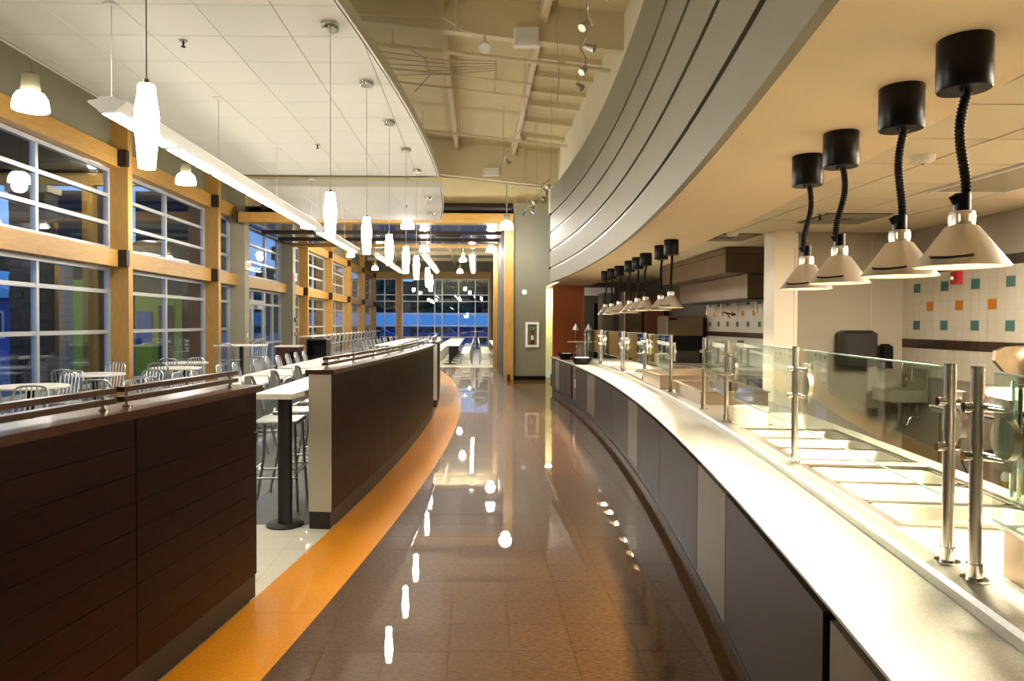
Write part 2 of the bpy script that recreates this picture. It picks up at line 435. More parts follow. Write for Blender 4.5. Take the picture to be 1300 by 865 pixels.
def window(a, b, z0, z1, verts, hors, plane=WX-.06, axis='y', lbl=None, fr=.07, th=.09):
    wi[0] += 1
    def bx(m, u0,u1,z0,z1,t=th):
        return m.box(plane-t/2,plane+t/2,u0,u1,z0,z1) if axis == 'y' else m.box(u0,u1,plane-t/2,plane+t/2,z0,z1)
    m = MB(); bx(m,a,b,z0,z0+fr); bx(m,a,b,z1-fr,z1); bx(m,a,a+fr,z0+fr,z1-fr); bx(m,b-fr,b,z0+fr,z1-fr)
    w = struct(m.build('window_%d' % wi[0],'alu'), lbl)
    vv = [a+fr]+list(verts)+[b-fr]; hh = [z0+fr]+list(hors)+[z1-fr]
    for v in verts: m = MB(); bx(m, v-fr/2, v+fr/2, z0+fr, z1-fr); m.build('mullion','alu',w)
    for h in hors:
        for k in range(len(vv)-1):
            m = MB(); bx(m, vv[k]+(fr/2 if k else 0), vv[k+1]-(fr/2 if k < len(vv)-2 else 0), h-fr/2, h+fr/2, th*.9); m.build('transom_bar','alu',w)
    for i in range(len(vv)-1):
        for j in range(len(hh)-1):
            m = MB(); bx(m, vv[i]+.02, vv[i+1]-.02, hh[j]+.02, hh[j+1]-.02, .012); m.build('glass_pane','pane',w)
    return w
HU = (3.47,4.0); HL = (.42,1.4,2.17)
for k,(a,b) in enumerate(bays):
    nb = ORD[k]
    if k == 3:
        window(a,b,2.97,4.52,[a+.35,a+2.95,b-.4],HU,lbl='wide upper window above the glazed double doors')
        continue
    if k == 4:
        window(a,b,2.97,4.52,[a+1.1],HU,lbl='narrow upper window right of the second exit sign'); continue
    mid = [] if b-a < 2 else [a+(b-a)*.5]
    window(a,b,2.97,4.52,mid,HU,lbl='upper window in the %s bay of the timber wall' % nb)
    window(a,b,.02,2.63,mid,HL,lbl='lower window in the %s bay of the timber wall' % nb)
# glazed entrance: sidelights, transom and a pair of leaves
a,b = bays[3]
window(a,a+.38,.02,2.63,[],HL,lbl='narrow sidelight left of the double doors')
window(b-1.95,b,.02,2.63,[b-1.0],(.9,2.17),lbl='sidelight right of the double doors')
window(a+.38,b-1.95,2.22,2.63,[(a+b-1.57)/2],[],lbl='transom over the double doors')
def door(n, y0, y1, leaves, lbl):
    d = struct(MB().box(-7.12,-7.0,y0,y0+.06,0,2.22).box(-7.12,-7.0,y1-.06,y1,0,2.22).box(-7.12,-7.0,y0+.06,y1-.06,2.14,2.22).build('door_%d' % n,'alu'), lbl)
    w = (y1-y0-.12)/leaves
    for i in range(leaves):
        p = y0+.06+i*w+.004; q = p+w-.008
        L = MB().box(-7.09,-7.03,p,p+.11,.01,2.13).box(-7.09,-7.03,q-.11,q,.01,2.13).box(-7.09,-7.03,p+.11,q-.11,.01,.26).box(-7.09,-7.03,p+.11,q-.11,2.0,2.13).build('door_leaf','alu',d)
        MB().box(-7.065,-7.055,p+.1,q-.1,.25,2.01).build('glass_pane','pane',L)
        MB().box(-7.02,-6.96,p+.08,q-.08,1.0,1.06).box(-7.035,-7.02,p+.1,p+.15,.99,1.07).box(-7.035,-7.02,q-.15,q-.1,.99,1.07).build('push_bar','steel_soft',L)
        MB().box(-7.03,-6.94,p+.2,p+.62,2.04,2.12).build('door_closer','steel_soft',L)
    return d
door(1, a+.38, b-1.95, 2, 'pair of glazed aluminium doors between grey columns')
a4,b4 = bays[4]
door(2, a4+.05, a4+1.25, 1, 'single glazed door right of the second grey column')
window(a4+1.25,b4,.02,2.63,[],HL,lbl='sidelight beside the single glazed door')
window(a4+.05,a4+1.25,2.22,2.63,[],[],lbl='transom over the single glazed door')

# ------------------------------------------------------------------ far wall and far room
fm = [(-7.0+6.2) * 0]
FY = 47.0
wf = struct(MB().box(-7.3,1.4,47.1,47.3,4.98,7.2).box(.98,1.4,47.0,47.3,-.1,4.98).build('wall_far','greywall'))
MB().box(-7.0,1.0,46.85,47.1,4.54,5.0).build('timber_beam','glulam_x',wf)
MB().box(.84,1.0,46.8,47.1,0,4.54).build('timber_post','glulam',wf)
MB().box(-5.35,-5.0,46.75,47.1,0,4.54).build('timber_post','glulam',wf)
HF = (.62,1.4,2.17,3.02,3.45)
window(-6.95,-5.35,.02,4.53,[-6.15],HF,plane=47.02,axis='x',lbl='left part of the far glazed wall, left of the slim timber post')
window(-5.0,.84,.02,4.53,[-3.93,-2.8,-2.3,-1.2,-.08],HF,plane=47.02,axis='x',lbl='wide part of the far glazed wall')
struct(MB().box(1.15,1.35,20.2,47.1,-.1,7.2).build('wall_right','greywall'))
rc = struct(MB().box(-7.3,1.5,20.1,47.3,5.75,5.9).build('ceiling','cream_wall'), 'cream roof of the far dining room')
for y in (25.8,29.5,33,37,41,45):
    MB().box(-7.0,1.15,y,y+.12,5.55,5.75).build('purlin','roof_beam',rc)
for x in (-4.6,-1.4):
    MB().box(x-.06,x+.06,25.3,47,5.4,5.6).build('rafter','roof_beam',rc)

# ------------------------------------------------------------------ timber portal, dark soffit, grey end wall
t1 = struct(MB().box(-6.6,1.02,19.45,19.85,4.36,4.63).build('trim_1','glulam_x'), 'long timber header beam across the room')
MB().box(-6.62,-6.585,19.42,19.88,4.34,4.65).build('end_plate','steel_dark',t1)
t2 = struct(MB().box(.77,1.03,19.4,19.86,0,4.36).build('trim_2','glulam'), 'timber post at the right end of the header beam')
MB().box(.86,.94,19.385,19.4,.0,.16).build('base_plate','steel_dark',t2)
struct(MB().box(.6,.76,24.9,25.2,0,4.34).build('trim_3','glulam'), 'second timber post behind the first')
ds = struct(MB().box(-6.6,1.15,19.86,25.3,4.36,4.44).build('ceiling','darksoffit'), 'glossy dark soffit behind the timber header')
for y in (21.6,23.4): MB().box(-6.6,1.15,y,y+.09,4.30,4.36).build('track','steel_dark',ds)
MB().box(-6.6,1.15,25.2,25.35,4.29,4.43).build('edge_beam','glulam_x',ds)
MB().box(-6.6,1.15,25.36,25.5,4.44,5.75).build('upstand','greywall',ds)
tag(MB().box(-1.3,-.5,22.3,22.7,4.33,4.357).box(-1.2,-.6,22.38,22.62,4.32,4.33).build('air_vent','steel_dark'),'dark air grille in the glossy dark soffit','vent')
struct(MB().box(.76,.8,19.9,25,0,4.34).build('trim_4','matte_black'), 'black folding wall edge behind the timber post')
we = struct(MB().box(1.03,1.95,19.6,19.8,-.1,4.95).build('wall_end','greywall'), 'tall grey wall with the fire extinguisher')
struct(MB().box(1.03,1.95,19.585,19.6,0,.11).build('baseboard_end','black'))
struct(MB().box(-7,2.2,20.1,20.3,4.9,7.3).build('wall_header','roof'), 'cream wall high above the timber header')
dk = tag(MB().cyl((-6,19.75,4.83),(1.0,19.75,4.83),.14,n=16).build('air_duct','steel_dark'),'dark round duct lying above the timber header','duct')

# ------------------------------------------------------------------ high roof
rz = lambda x: 5.82+.105*(2-x)
roof = struct(MB().prism([(-7.3,rz(-7.3)),(2.2,rz(2.2)),(2.2,rz(2.2)+.15),(-7.3,rz(-7.3)+.15)],'y',-2,20.3).build('ceiling','roof'), 'cream sloping roof deck')
def cross(name, y0, y1, dz0, dz1, xa=-7.0, xb=2.0, m='roof_beam'):
    return MB().prism([(xa,rz(xa)-dz1),(xb,rz(xb)-dz1),(xb,rz(xb)-dz0),(xa,rz(xa)-dz0)],'y',y0,y1).build(name,m,roof)
lab(cross('girder',9.6,9.75,0,.5),'deep cream girder crossing above the aisle')
cross('girder',2.6,2.75,0,.5)
cross('fascia',17.4,17.55,0,.85)
for y in (10.5,11.3,12.1,12.9,13.7,14.8,16.0): cross('purlin',y,y+.06,.0,.075,.95,2.0)
for x in (-2.2,-.5,.9):
    MB().box(x-.045,x+.045,9.75,17.4,rz(x)-.2,rz(x)-.01).build('rafter','roof_beam',roof)
    MB().box(x-.05,x+.05,-2,9.6,rz(x)-.24,rz(x)-.01).build('rafter','roof_beam',roof)
def pipe(y, dz, xa, xb, r, name, label, cat='pipe'):
    m = MB().tube([(xa,y,rz(xa)-dz),(xb,y,rz(xb)-dz)], r, 8)
    for x in [xa+ (xb-xa)*t for t in (.2,.55,.9)]: m.cyl((x,y,rz(x)-dz),(x,y,rz(x)-.0),.008,n=6); m.cyl((x-.03,y,rz(x)-dz),(x+.03,y,rz(x)-dz),r*1.35,n=10)
    tag(m.build(name,'roof_beam'),label,cat)
pipe(10.05,.62,-5,1.9,.03,'sprinkler_pipe','long cream sprinkler pipe just beyond the deep girder')
pipe(11.6,.4,-5,.9,.018,'conduit','thin cream conduit under the roof, second behind the girder','conduit')
pipe(12.4,.35,-5,.9,.015,'conduit','thin cream conduit under the roof, third behind the girder','conduit')
pipe(15.2,.4,-5,1.95,.03,'sprinkler_pipe','cream sprinkler pipe in front of the far roof fascia')
pipe(17.34,.92,-6,1.95,.03,'sprinkler_pipe','cream pipe along the bottom of the far roof fascia')
m = MB().tube([(-1.9,9.5,5.75),(-1.0,9.5,5.72),(-.45,9.5,5.7),(-.32,9.48,5.62),(-.2,9.46,5.52),(0,9.46,5.48)],.016,8); m.tube([(-.28,9.46,6.0),(-.28,9.46,5.5)],.016,8)
tag(m.build('conduit','roof_beam'),'bent cream conduit fixed to the front of the girder','conduit')
m = MB(); 
for k in range(5): m.tube([(-1.7,10.6+k*.14,5.7-.05*k),(-.5,10.75+k*.15,5.6),(.3,10.9+k*.1,5.65)],.006,6)
m.tube([(-1.1,10.6,5.75),(-.78,10.7,5.6),(-.72,10.7,5.35),(-.95,10.7,5.1)],.008,8)
tag(m.build('loose_cable','steel_soft'),'loose grey cables sagging under the roof beyond the girder','cable')
e = thing('emergency_light','cream box emergency light fixed to the deep girder','emergency light',(.66,9.52,5.33))
MB().chbox(-.17,.17,-.06,.06,0,.26,.015).build('housing','cloud_edge',e); MB().box(-.13,.13,-.075,-.06,.02,.12).build('lamp_lens','white',e)
e = thing('emergency_light','cream box emergency light on the far roof fascia','emergency light',(.35,17.32,5.22))
MB().chbox(-.2,.2,-.06,.06,0,.2,.015).build('housing','cloud_edge',e); MB().box(-.15,.15,-.075,-.06,.02,.1).build('lamp_lens','white',e)
e = thing('spotlight','silver round spot head on the girder beside the emergency light','spotlight',(.1,9.5,5.35))
MB().cyl((0,0,0),(0,-.12,-.1),.06,.075,n=16).build('lamp_housing','white',e); MB().cyl((0,.1,.15),(0,0,.02),.015,n=8).build('bracket','roof_beam',e)
# monorail tracks with small spots
def rail(label, pts, heads, drops):
    r = thing('spot_rail',label,'track light',tuple(pts[0]))
    MB().tube(pts,.008,6).build('rail','chrome',r,world=True)
    for i in drops:
        p = pts[i]; MB().cyl((p[0],p[1],p[2]),(p[0],p[1],rz(p[0])-.0),.004,n=6).build('drop_rod','steel_soft',r,world=True)
    for i,(dx,dz) in heads:
        p = Vector(pts[i]); h = MB().cyl(p,p+Vector((0,0,-.1)),.006,n=6).cyl(p+Vector((0,0,-.1)),p+Vector((dx,-.04,-.1+dz)),.028,.045,n=12).build('spot_head','steel_soft',r,world=True)
def wavy(n, x0, y0, z0, x1, y1, z1, amp): return [(x0+(x1-x0)*k/n+amp*math.sin(k*1.9), y0+(y1-y0)*k/n, z0+(z1-z0)*k/n) for k in range(n+1)]
rail('wavy silver spot rail hanging nearest beside the grey bulkhead', wavy(10,1.05,6.2,4.75,1.35,9.3,4.75,.05), [(1,(.09,-.05)),(3,(-.06,-.08)),(5,(.09,-.04)),(7,(-.06,-.08)),(9,(.07,-.06))],(0,5,10))
rail('straight silver spot rail in the middle of the roof bay', wavy(6,.78,11.5,4.9,.55,14.2,4.9,.01), [(1,(.05,-.08)),(5,(.05,-.08))],(0,6))
rail('farthest wavy silver spot rail near the grey end wall', wavy(10,1.35,12.8,4.3,1.2,17,4.3,.05), [(k,(.07*(-1)**k,-.06)) for k in (1,2,4,5,7,8,9)],(0,5,10))
tag(MB().tube([(.98,8.6,5.9),(.97,8.62,5.2),(1.0,8.6,4.6),(.98,8.6,4.3)],.005,6).build('loose_cable','steel_soft'),'single cable hanging straight down from the roof','cable')
# upper wall behind the bulkhead
struct(MB().box(2.0,2.2,-2,20.1,4.6,6.2).build('wall_upper_right','cream_wall'), 'cream wall above the grey bulkhead')

# ------------------------------------------------------------------ curved bulkhead and soffit
bk = struct(MB().arc(cx,.3,16.3,.04,.2,2.61,4.70,40).build('wall_bulkhead','groove'), 'curved grey bulkhead over the counter')
zs = [2.545,2.87,3.28,3.69,4.11,4.70]
for k in range(5):
    z0 = zs[k]+(.025 if k else 0); z1 = zs[k+1]-(.025 if k < 4 else 0)
    MB().arc(cx,.3,16.3,0,.045,z0,z1,40).build('bulkhead_band','bulk',bk)
    if k: 
        MB().arc(cx,.3,16.28,.015,.038,zs[k]-.024,zs[k]+.008,40).build('reveal_strip','reveal',bk)
        p = off(cx,16.2,-.01); MB().cyl((p[0],p[1],zs[k]),(p[0]-.03,p[1]-.01,zs[k]),.03,n=10).build('end_stud','black',bk)
MB().arc(cx,.3,16.3,.2,.5,4.66,4.70,40).build('ledge','bulk',bk)
so = struct(MB().arc(cx,.3,16.3,.046,.97,2.56,2.60,40).build('ceiling','soffit'), 'flat tan soffit over the serving counter')
MB().arc(cx,.3,16.3,.93,.97,2.60,2.68,40).build('soffit_edge','soffit',so)

# ------------------------------------------------------------------ white ceiling clouds
def cloud(y0, y1, label):
    R = lambda y: px(y)+.07-.0016*(y-12)**2
    c = struct(slab_between(lambda y: -4.23, R, y0, y1, 4.118, 4.21, 24).build('ceiling','grid'), label)
    t = .61
    j0 = int(math.floor((y0-.1)/t)); 
    for j in range(j0, int(y1/t)+2):
        for i in range(-1, 8):
            xa = -4.23+.16+i*t; 
            a0 = max(xa, -4.23+.02); a1 = xa+t; b0 = max(j*t+.12,y0+.02); b1 = min(j*t+.12+t,y1-.02)
            if b1-b0 < .03 or a1 < -4.2: continue
            L = lambda y: cl(a0+.004, -9, R(y)-.02); Rr = lambda y: cl(a1-.004, -9, R(y)-.02)
            if max(Rr(b0)-L(b0), Rr(b1)-L(b1)) < .04: continue
            slab_between(L, Rr, b0+.004, b1-.004, 4.108, 4.119, 3).build('ceiling_tile','cloud',c)
    n = 24; vs = []
    MB().prism([(-4.25,4.10),(-4.23,4.10),(-4.23,4.225),(-4.25,4.225)],'y',y0,y1).build('edge_trim','cloud_edge',c)
    slab_between(R, lambda y: R(y)+.02, y0, y1, 4.10, 4.225, 24).build('edge_trim','cloud_edge',c)
    MB().box(-4.25,R(y1)+.02,y1,y1+.02,4.10,4.225).build('edge_trim','cloud_edge',c)
    MB().box(-4.25,R(y0)+.02,y0-.02,y0,4.10,4.225).build('edge_trim','cloud_edge',c)
    return c
cloud(.5, 12.0, 'near white tiled ceiling panel with a curved right edge')
cloud(13.0, 17.2, 'second white tiled ceiling panel in front of the timber header')
def sprinkler(x, y, z, label, m='steel_soft'):
    s = thing('sprinkler',label,'sprinkler',(x,y,z-.06))
    MB().cyl((0,0,.05),(0,0,.06),.035,n=14).build('escutcheon',m,s); MB().cyl((0,0,.0),(0,0,.05),.01,n=8).cyl((0,0,0),(0,0,.004),.022,n=10).build('sprinkler_head','steel_dark',s)
sprinkler(-2.62,6.32,4.108,'sprinkler head in the near white ceiling, left of the pendants')
sprinkler(-2.25,9.95,4.108,'sprinkler head in the near white ceiling, above the second linear lamp cable')
sprinkler(-1.5,15.0,4.108,'sprinkler head in the second white ceiling panel')

# ------------------------------------------------------------------ dark wood dividers
def divider(name, label, y0, joints, y1, cap_near, cap_far, rails):
    d = thing(name,label,'divider',(px((y0+y1)/2),(y0+y1)/2,0))
    ys = [y0]+list(joints)+[y1]
    MB().arc(px,y0+.01,y1-.01,-.155,-.02,.0,1.195,16).build('core','capwood',d,world=True)
    MB().arc(px,y0+.005,y1-.005,-.165,-.008,0,.13,16).build('toe_kick','kick',d,world=True)
    rows = 9; h = (1.195-.135)/rows
    for k in range(len(ys)-1):
        for r in range(rows):
            MB().arc(px,ys[k]+.003,ys[k+1]-.003,-.022,0,.135+r*h+.0012,.135+(r+1)*h-.0012,4).build('plank','darkwood',d,world=True)
        for r in range(2):
            MB().arc(px,ys[k]+.003,ys[k+1]-.003,-.175,-.155,.135+r*.53+.003,.135+(r+1)*.53-.003,4).build('back_panel','darkwood',d,world=True)
    MB().arc(px,y0-.03,y1+.03,-.20,.025,1.197,1.232,20).build('cap_board','capwood',d,world=True)
    for on, ye, s in ((cap_near,y0,-1),(cap_far,y1,1)):
        if on:
            p = off(px,ye,-.0875)
            MB().cbox(0,0,.665,.175,.02,1.06).build('end_cap','endcap',d,loc=(p[0]-root_loc(d)[0],ye+s*.01-root_loc(d)[1],0),rotz=ang(px,ye))
            MB().cbox(0,0,.0675,.165,.018,.135).build('end_kick','kick',d,loc=(p[0]-root_loc(d)[0],ye+s*.01-root_loc(d)[1],0),rotz=ang(px,ye))
    for a,b in rails:
        for z in (1.258,1.30): MB().arc(px,a,b,-.11,-.065,z,z+.022,12).build('rail','capwood',d,world=True)
        n = max(2, int(round((b-a)/.9))+1)
        for i in range(n):
            y = a+.05+(b-a-.1)*i/(n-1); p = off(px,y,-.0875)
            MB().cyl((p[0],p[1],1.232),(p[0],p[1],1.325),.011,n=10).cyl((p[0],p[1],1.232),(p[0],p[1],1.24),.022,n=12).build('standoff','chrome',d,world=True)
    return d
divider('low_divider','dark wood low divider nearest the camera, before the gap',1.55,(2.95,),4.07,False,False,[(1.55,2.92),(2.97,3.98)])
divider('low_divider','long dark wood low divider with a pale metal end after the gap',5.41,(6.52,7.62,8.72,9.82,10.92),12.05,True,False,[(5.52,8.68),(8.74,11.95)])
divider('low_divider','farthest dark wood low divider seen almost edge on',13.2,(14.4,15.6,16.8),18.0,True,False,[(13.3,15.5),(15.6,17.9)])

# ------------------------------------------------------------------ serving counter
ct = thing('serving_counter','long curved serving counter with white top and bronze panels','counter',(cx(9),9,0))
W = dict(world=True)
MB().arc(cx,.6,16.2,.03,.05,.13,.786,40).arc(cx,.6,16.2,1.12,1.14,.1,.80,40).arc(cx,.6,16.2,.05,1.12,.13,.15,40).build('carcass','matte_black',ct,**W)
MB().arc(cx,.6,16.2,.055,.3,0,.135,40).build('toe_kick','black',ct,**W)
MB().arc(cx,.6,16.2,.05,.056,0.0,.02,40).build('kick_strip','steel_dark',ct,**W)
joints = [(.8,1.93,'d'),(1.98,3.35,'d'),(3.35,4.1,'l'),(4.1,5.62,'d'),(5.62,6.96,'d'),(6.96,7.66,'l'),(7.66,9.08,'d'),(9.08,10.7,'d'),(10.7,11.55,'l'),(11.55,12.9,'d'),(13.45,14.2,'d'),(14.2,15.0,'d'),(15.0,15.5,'l')]
joints[0] = (.8,1.93,'l')
for a,b,t in joints:
    MB().arc(cx,a+.006,b-.006,0,.022,.138,.772,4).build('panel','panel_dark' if t == 'd' else 'panel_light',ct,**W)
MB().arc(cx,12.9,13.45,.02,.03,.138,.78,3).build('recess_back','capwood',ct,**W)
MB().arc(cx,12.92,13.0,-.0,.03,.40,.55,2).build('outlet_box','offwhite',ct,**W)
MB().arc(cx,15.5,16.18,.25,.29,.14,.78,3).build('shelf_back','capwood',ct,**W)
MB().arc(cx,15.5,16.18,.0,.28,.40,.42,3).build('shelf','panel_dark',ct,**W)
MB().arc(cx,15.5,16.18,.0,.022,.138,.40,3).build('panel','panel_dark',ct,**W)
MB().arc(cx,15.7,15.9,.05,.2,.42,.50,2).build('napkin_pile','white',ct,**W)
# tray slide with a rounded nose, riser, and the counter top around the drop-in wells
def nose(y0, y1, n, prof, m, name):
    b = MB(); vs = []; K = len(prof)
    for k in range(n+1):
        y = y0+(y1-y0)*k/n
        for o_, z in prof: p = off(cx,y,o_); vs.append((p[0],p[1],z))
    b.add(vs, [(k*K+i,k*K+(i+1)%K,(k+1)*K+(i+1)%K,(k+1)*K+i) for k in range(n) for i in range(K)])
    b.add(vs, [tuple(range(K)), tuple(range(n*K+K-1,n*K-1,-1))])
    return b.build(name,m,ct,**W)
nose(.6,16.25,60,[(.006,.792),(.0,.798),(.0,.808),(.006,.816),(.375,.816),(.375,.788),(.012,.788)],'quartz','tray_slide')
nose(.6,14.6,56,[(.358,.816),(.358,.845),(.366,.86),(.385,.862),(.425,.862),(.425,.80),(.375,.80),(.375,.816)],'quartz','counter_lip')
wells = [(2.58,3.68),(3.82,4.94),(9.2,10.35),(10.9,12.0)]
WO0, WO1 = .45, 1.07
ys = [.6]+[v for w in wells for v in w]+[14.6]
for k in range(0,len(ys),2):
    MB().arc(cx,ys[k],ys[k+1],.425,1.2,.80,.862,max(4,int((ys[k+1]-ys[k])*3))).build('counter_top','quartz',ct,**W)
for a,b in wells:
    MB().arc(cx,a,b,.425,WO0,.80,.862,4).build('counter_top','quartz',ct,**W)
    MB().arc(cx,a,b,WO1,1.2,.80,.862,4).build('counter_top','quartz',ct,**W)
for k,(a,b) in enumerate(wells):
    nm = ['nearest','second','third','farthest'][k]
    w = thing('food_well','%s drop-in stainless food well in the white counter' % nm,'food well',off(cx,(a+b)/2,.76)+(.86,) if False else (off(cx,(a+b)/2,.76)[0],off(cx,(a+b)/2,.76)[1],.70))
    MB().arc(cx,a-.015,b+.015,WO0-.015,WO0+.02,.8621,.868,5).arc(cx,a-.015,b+.015,WO1-.02,WO1+.015,.8621,.868,5).arc(cx,a-.015,a+.012,WO0+.02,WO1-.02,.8621,.868,2).arc(cx,b-.012,b+.015,WO0+.02,WO1-.02,.8621,.868,2).build('rim','steel',w,**W)
    MB().arc(cx,a+.001,b-.001,WO0+.001,WO0+.012,.705,.862,5).arc(cx,a+.001,b-.001,WO1-.012,WO1-.001,.705,.862,5).arc(cx,a+.001,a+.01,WO0+.012,WO1-.012,.705,.862,2).arc(cx,b-.01,b-.001,WO0+.012,WO1-.012,.705,.862,2).arc(cx,a+.001,b-.001,WO0+.001,WO1-.001,.69,.705,4).build('well_tub','steel_soft',w,**W)
    L = (b-a-.03)/3
    for i in (1,2):
        yb = a+.015+i*L; MB().arc(cx,yb-.012,yb+.012,WO0+.02,WO1-.02,.845,.860,2).build('divider_bar','steel',w,**W)
    for i in range(3):
        yc = a+.015+(i+.5)*L; p = off(cx,yc,(WO0+WO1)/2)
        pan = thing('steam_pan','empty shiny steam pan, %s of three in the %s food well' % (ORD[i],nm),'pan',(p[0],p[1],.80),ang(cx,yc),'steam pans in the %s food well' % nm)
        hx, hy = .285, L/2-.016
        def ring(dx, dy, z, c=.03): 
            return [(-dx+c,-dy,z),(dx-c,-dy,z),(dx,-dy+c,z),(dx,dy-c,z),(dx-c,dy,z),(-dx+c,dy,z),(-dx,dy-c,z),(-dx,-dy+c,z)]
        z1 = .0605; dp = .065
        R = [ring(hx,hy,z1-.004),ring(hx,hy,z1),ring(hx-.022,hy-.018,z1),ring(hx-.026,hy-.022,z1-.006),ring(hx-.04,hy-.034,z1-dp+.012),ring(hx-.055,hy-.05,z1-dp)]
        vs_ = [q for rr in R for q in rr]
        fs_ = [(k2*8+q,k2*8+(q+1)%8,(k2+1)*8+(q+1)%8,(k2+1)*8+q) for k2 in range(5) for q in range(8)]
        b_ = MB(); b_.add(vs_, fs_[8:], True); b_.add(vs_, fs_[:8]); b_.add(vs_, [tuple(range(40,48))])
        b_.build('pan_body','pan_steel',pan)

# glass guards on posts
def guard(label, ya, yb, o_=.43, zt=1.475, glass=True, posts_=(1,1), r=.017):
    A = off(cx,ya,o_); B = off(cx,yb,o_); Lg = math.hypot(B[0]-A[0],B[1]-A[1]); rot = math.atan2(B[1]-A[1],B[0]-A[0])
    g = thing('sneeze_guard',label,'glass guard',(A[0],A[1],.862),rot,'sneeze guards on the counter')
    for i, x in enumerate((0,Lg)):
        if not posts_[i]: continue
        s = 1 if i == 0 else -1
        po = MB().cyl((x,0,0),(x,0,zt-.862),r,n=18).build('post','post_steel',g)
        MB().cyl((x,0,0),(x,0,.008),.036,n=18).cyl((x,0,.008),(x,0,.05),.022,n=14).build('base_flange','chrome',po)
        MB().cyl((x,0,zt-.862),(x,0,zt-.856),r*1.05,n=14).build('post_cap','chrome',po)
        b = MB().box(x+s*.018 if s>0 else x-.05, x+.05 if s>0 else x-.018, -.045,-.037, .30,.52)
        b = MB(); xc = x+s*.045
        b.cyl((xc+s*.015,-.055,.42),(xc+s*.015,-.035,.42),.06,n=20); b.box(xc-.035,xc+.035,-.052,-.04,.33,.53)
        br = b.build('bracket','steel_soft',g)
        for z in (.36,.50):
            MB().tube([(x,.036,z),(x,-.02,z),(x+s*.06,-.045,z)],[.014,.013,.009],10).build('clamp_knob','chrome',br)
        MB().cyl((xc+.01,-.07,.43),(xc+.01,-.055,.43),.02,n=12).build('pivot_bolt','chrome',br)
    if glass:
        MB().box(.035,Lg-.035,-.034,-.026,.19,zt-.862-.015).build('glass_panel','guard',g)
        MB().box(.035,Lg-.035,-.0345,-.0255,zt-.862-.015,zt-.862-.009).build('glass_edge','glass_edge',g)
        MB().box(.035,Lg-.035,-.0345,-.0255,.186,.19).build('glass_edge','glass_edge',g)
    return g
guard('sneeze guard at the right edge of the photo, nearest the camera',.75,2.05)
guard('sneeze guard over the nearest food well with two posts',2.2,3.73)
guard('sneeze guard beside the plate stacks, second along the counter',3.73,5.26,posts_=(0,1))
guard('short sneeze guard return beyond the plate stacks',5.3,6.02,posts_=(0,1))
guard('sneeze guard in front of the tall steel bin',7.5,9.02)
guard('sneeze guard at the third food well',9.12,10.62)
guard('sneeze guard at the farthest food well',10.78,12.6)
guard('farthest tall sneeze guard on the white counter',12.75,14.3)

# plates
def plates(x, y, n, r, label, group):
    me = None
    for k in range(n):
        o = MB().lathe([(0,.004),(r*.62,.004),(r*.7,.0075),(r*.985,.0114),(r,.0106),(r,.0032),(r*.97,.0016),(r*.66,0),(0,0)],32).build('plate','offwhite') if me is None else inst('plate',me)
        me = o.data; o.location = (x+random.uniform(-.003,.003),y+random.uniform(-.003,.003),.8625+k*.0116)
        tag(o, '%s, plate %s from the counter' % (label, ORD[k]), 'plate', group)
        if k == n-1: o['label'] = label+', topmost plate'
        if k == 0: o['label'] = label+', lowest plate'
plates(2.02,5.12,11,.128,'cream round plate in the taller stack','plates in the taller stack')
plates(2.27,5.1,6,.128,'cream round plate in the lower stack','plates in the lower stack')

# steel bins on the counter
def bin_(label, x, y, rot, sx, sy, h, t=.012, lid=None):
    b = thing('steel_bin',label,'bin',(x,y,.8625),rot)
    MB().box(-sx/2,sx/2,-sy/2,-sy/2+t,0,h).box(-sx/2,sx/2,sy/2-t,sy/2,0,h).box(-sx/2,-sx/2+t,-sy/2+t,sy/2-t,0,h).box(sx/2-t,sx/2,-sy/2+t,sy/2-t,0,h).box(-sx/2+t,sx/2-t,-sy/2+t,sy/2-t,0,.01).build('body','bin_steel',b)
    e = .018
    MB().box(-sx/2-e,sx/2+e,-sy/2-e,-sy/2+t,h,h+.008).box(-sx/2-e,sx/2+e,sy/2-t,sy/2+e,h,h+.008).box(-sx/2-e,-sx/2+t,-sy/2+t,sy/2-t,h,h+.008).box(sx/2-t,sx/2+e,-sy/2+t,sy/2-t,h,h+.008).build('rim','steel',b)
    if lid:
        r_ = lid; m = MB(); 
        # lid plate with round openings: ring cells
        k = len(r_)
        for (cx_,cy_,rr) in r_:
            n = 24; o_ = []; hx_, hy_ = sx/2-t, (sy/2-t)/k
            for i in range(n):
                a_ = 2*PI*i/n; c_, s_ = math.cos(a_), math.sin(a_); q = min(hx_/max(abs(c_),1e-6), hy_/max(abs(s_),1e-6))
                o_.append((cx_+c_*q, cy_+s_*q, h+.008)); 
            in_ = [(cx_+rr*math.cos(2*PI*i/n), cy_+rr*math.sin(2*PI*i/n), h+.008) for i in range(n)]
            dn = [(p[0],p[1],h-.09) for p in in_]
            m.add(o_+in_+dn, [(i,(i+1)%n,n+(i+1)%n,n+i) for i in range(n)]+[(n+i,n+(i+1)%n,2*n+(i+1)%n,2*n+i) for i in range(n)])
        m.build('lid','steel_soft',b)
    return b
bin_('tall stainless bin on the counter between two glass guards',2.5,8.35,ang(cx,8.4),.8,1.1,.15)
bin_('low open stainless bin behind the sneeze guard return',2.38,6.85,ang(cx,6.9),.6,1.15,.12)
bin_('small stainless topping holder at the right edge of the photo',1.62,1.72,ang(cx,1.75),.24,.56,.14,lid=[(0,-.14,.07),(0,.14,.07)])
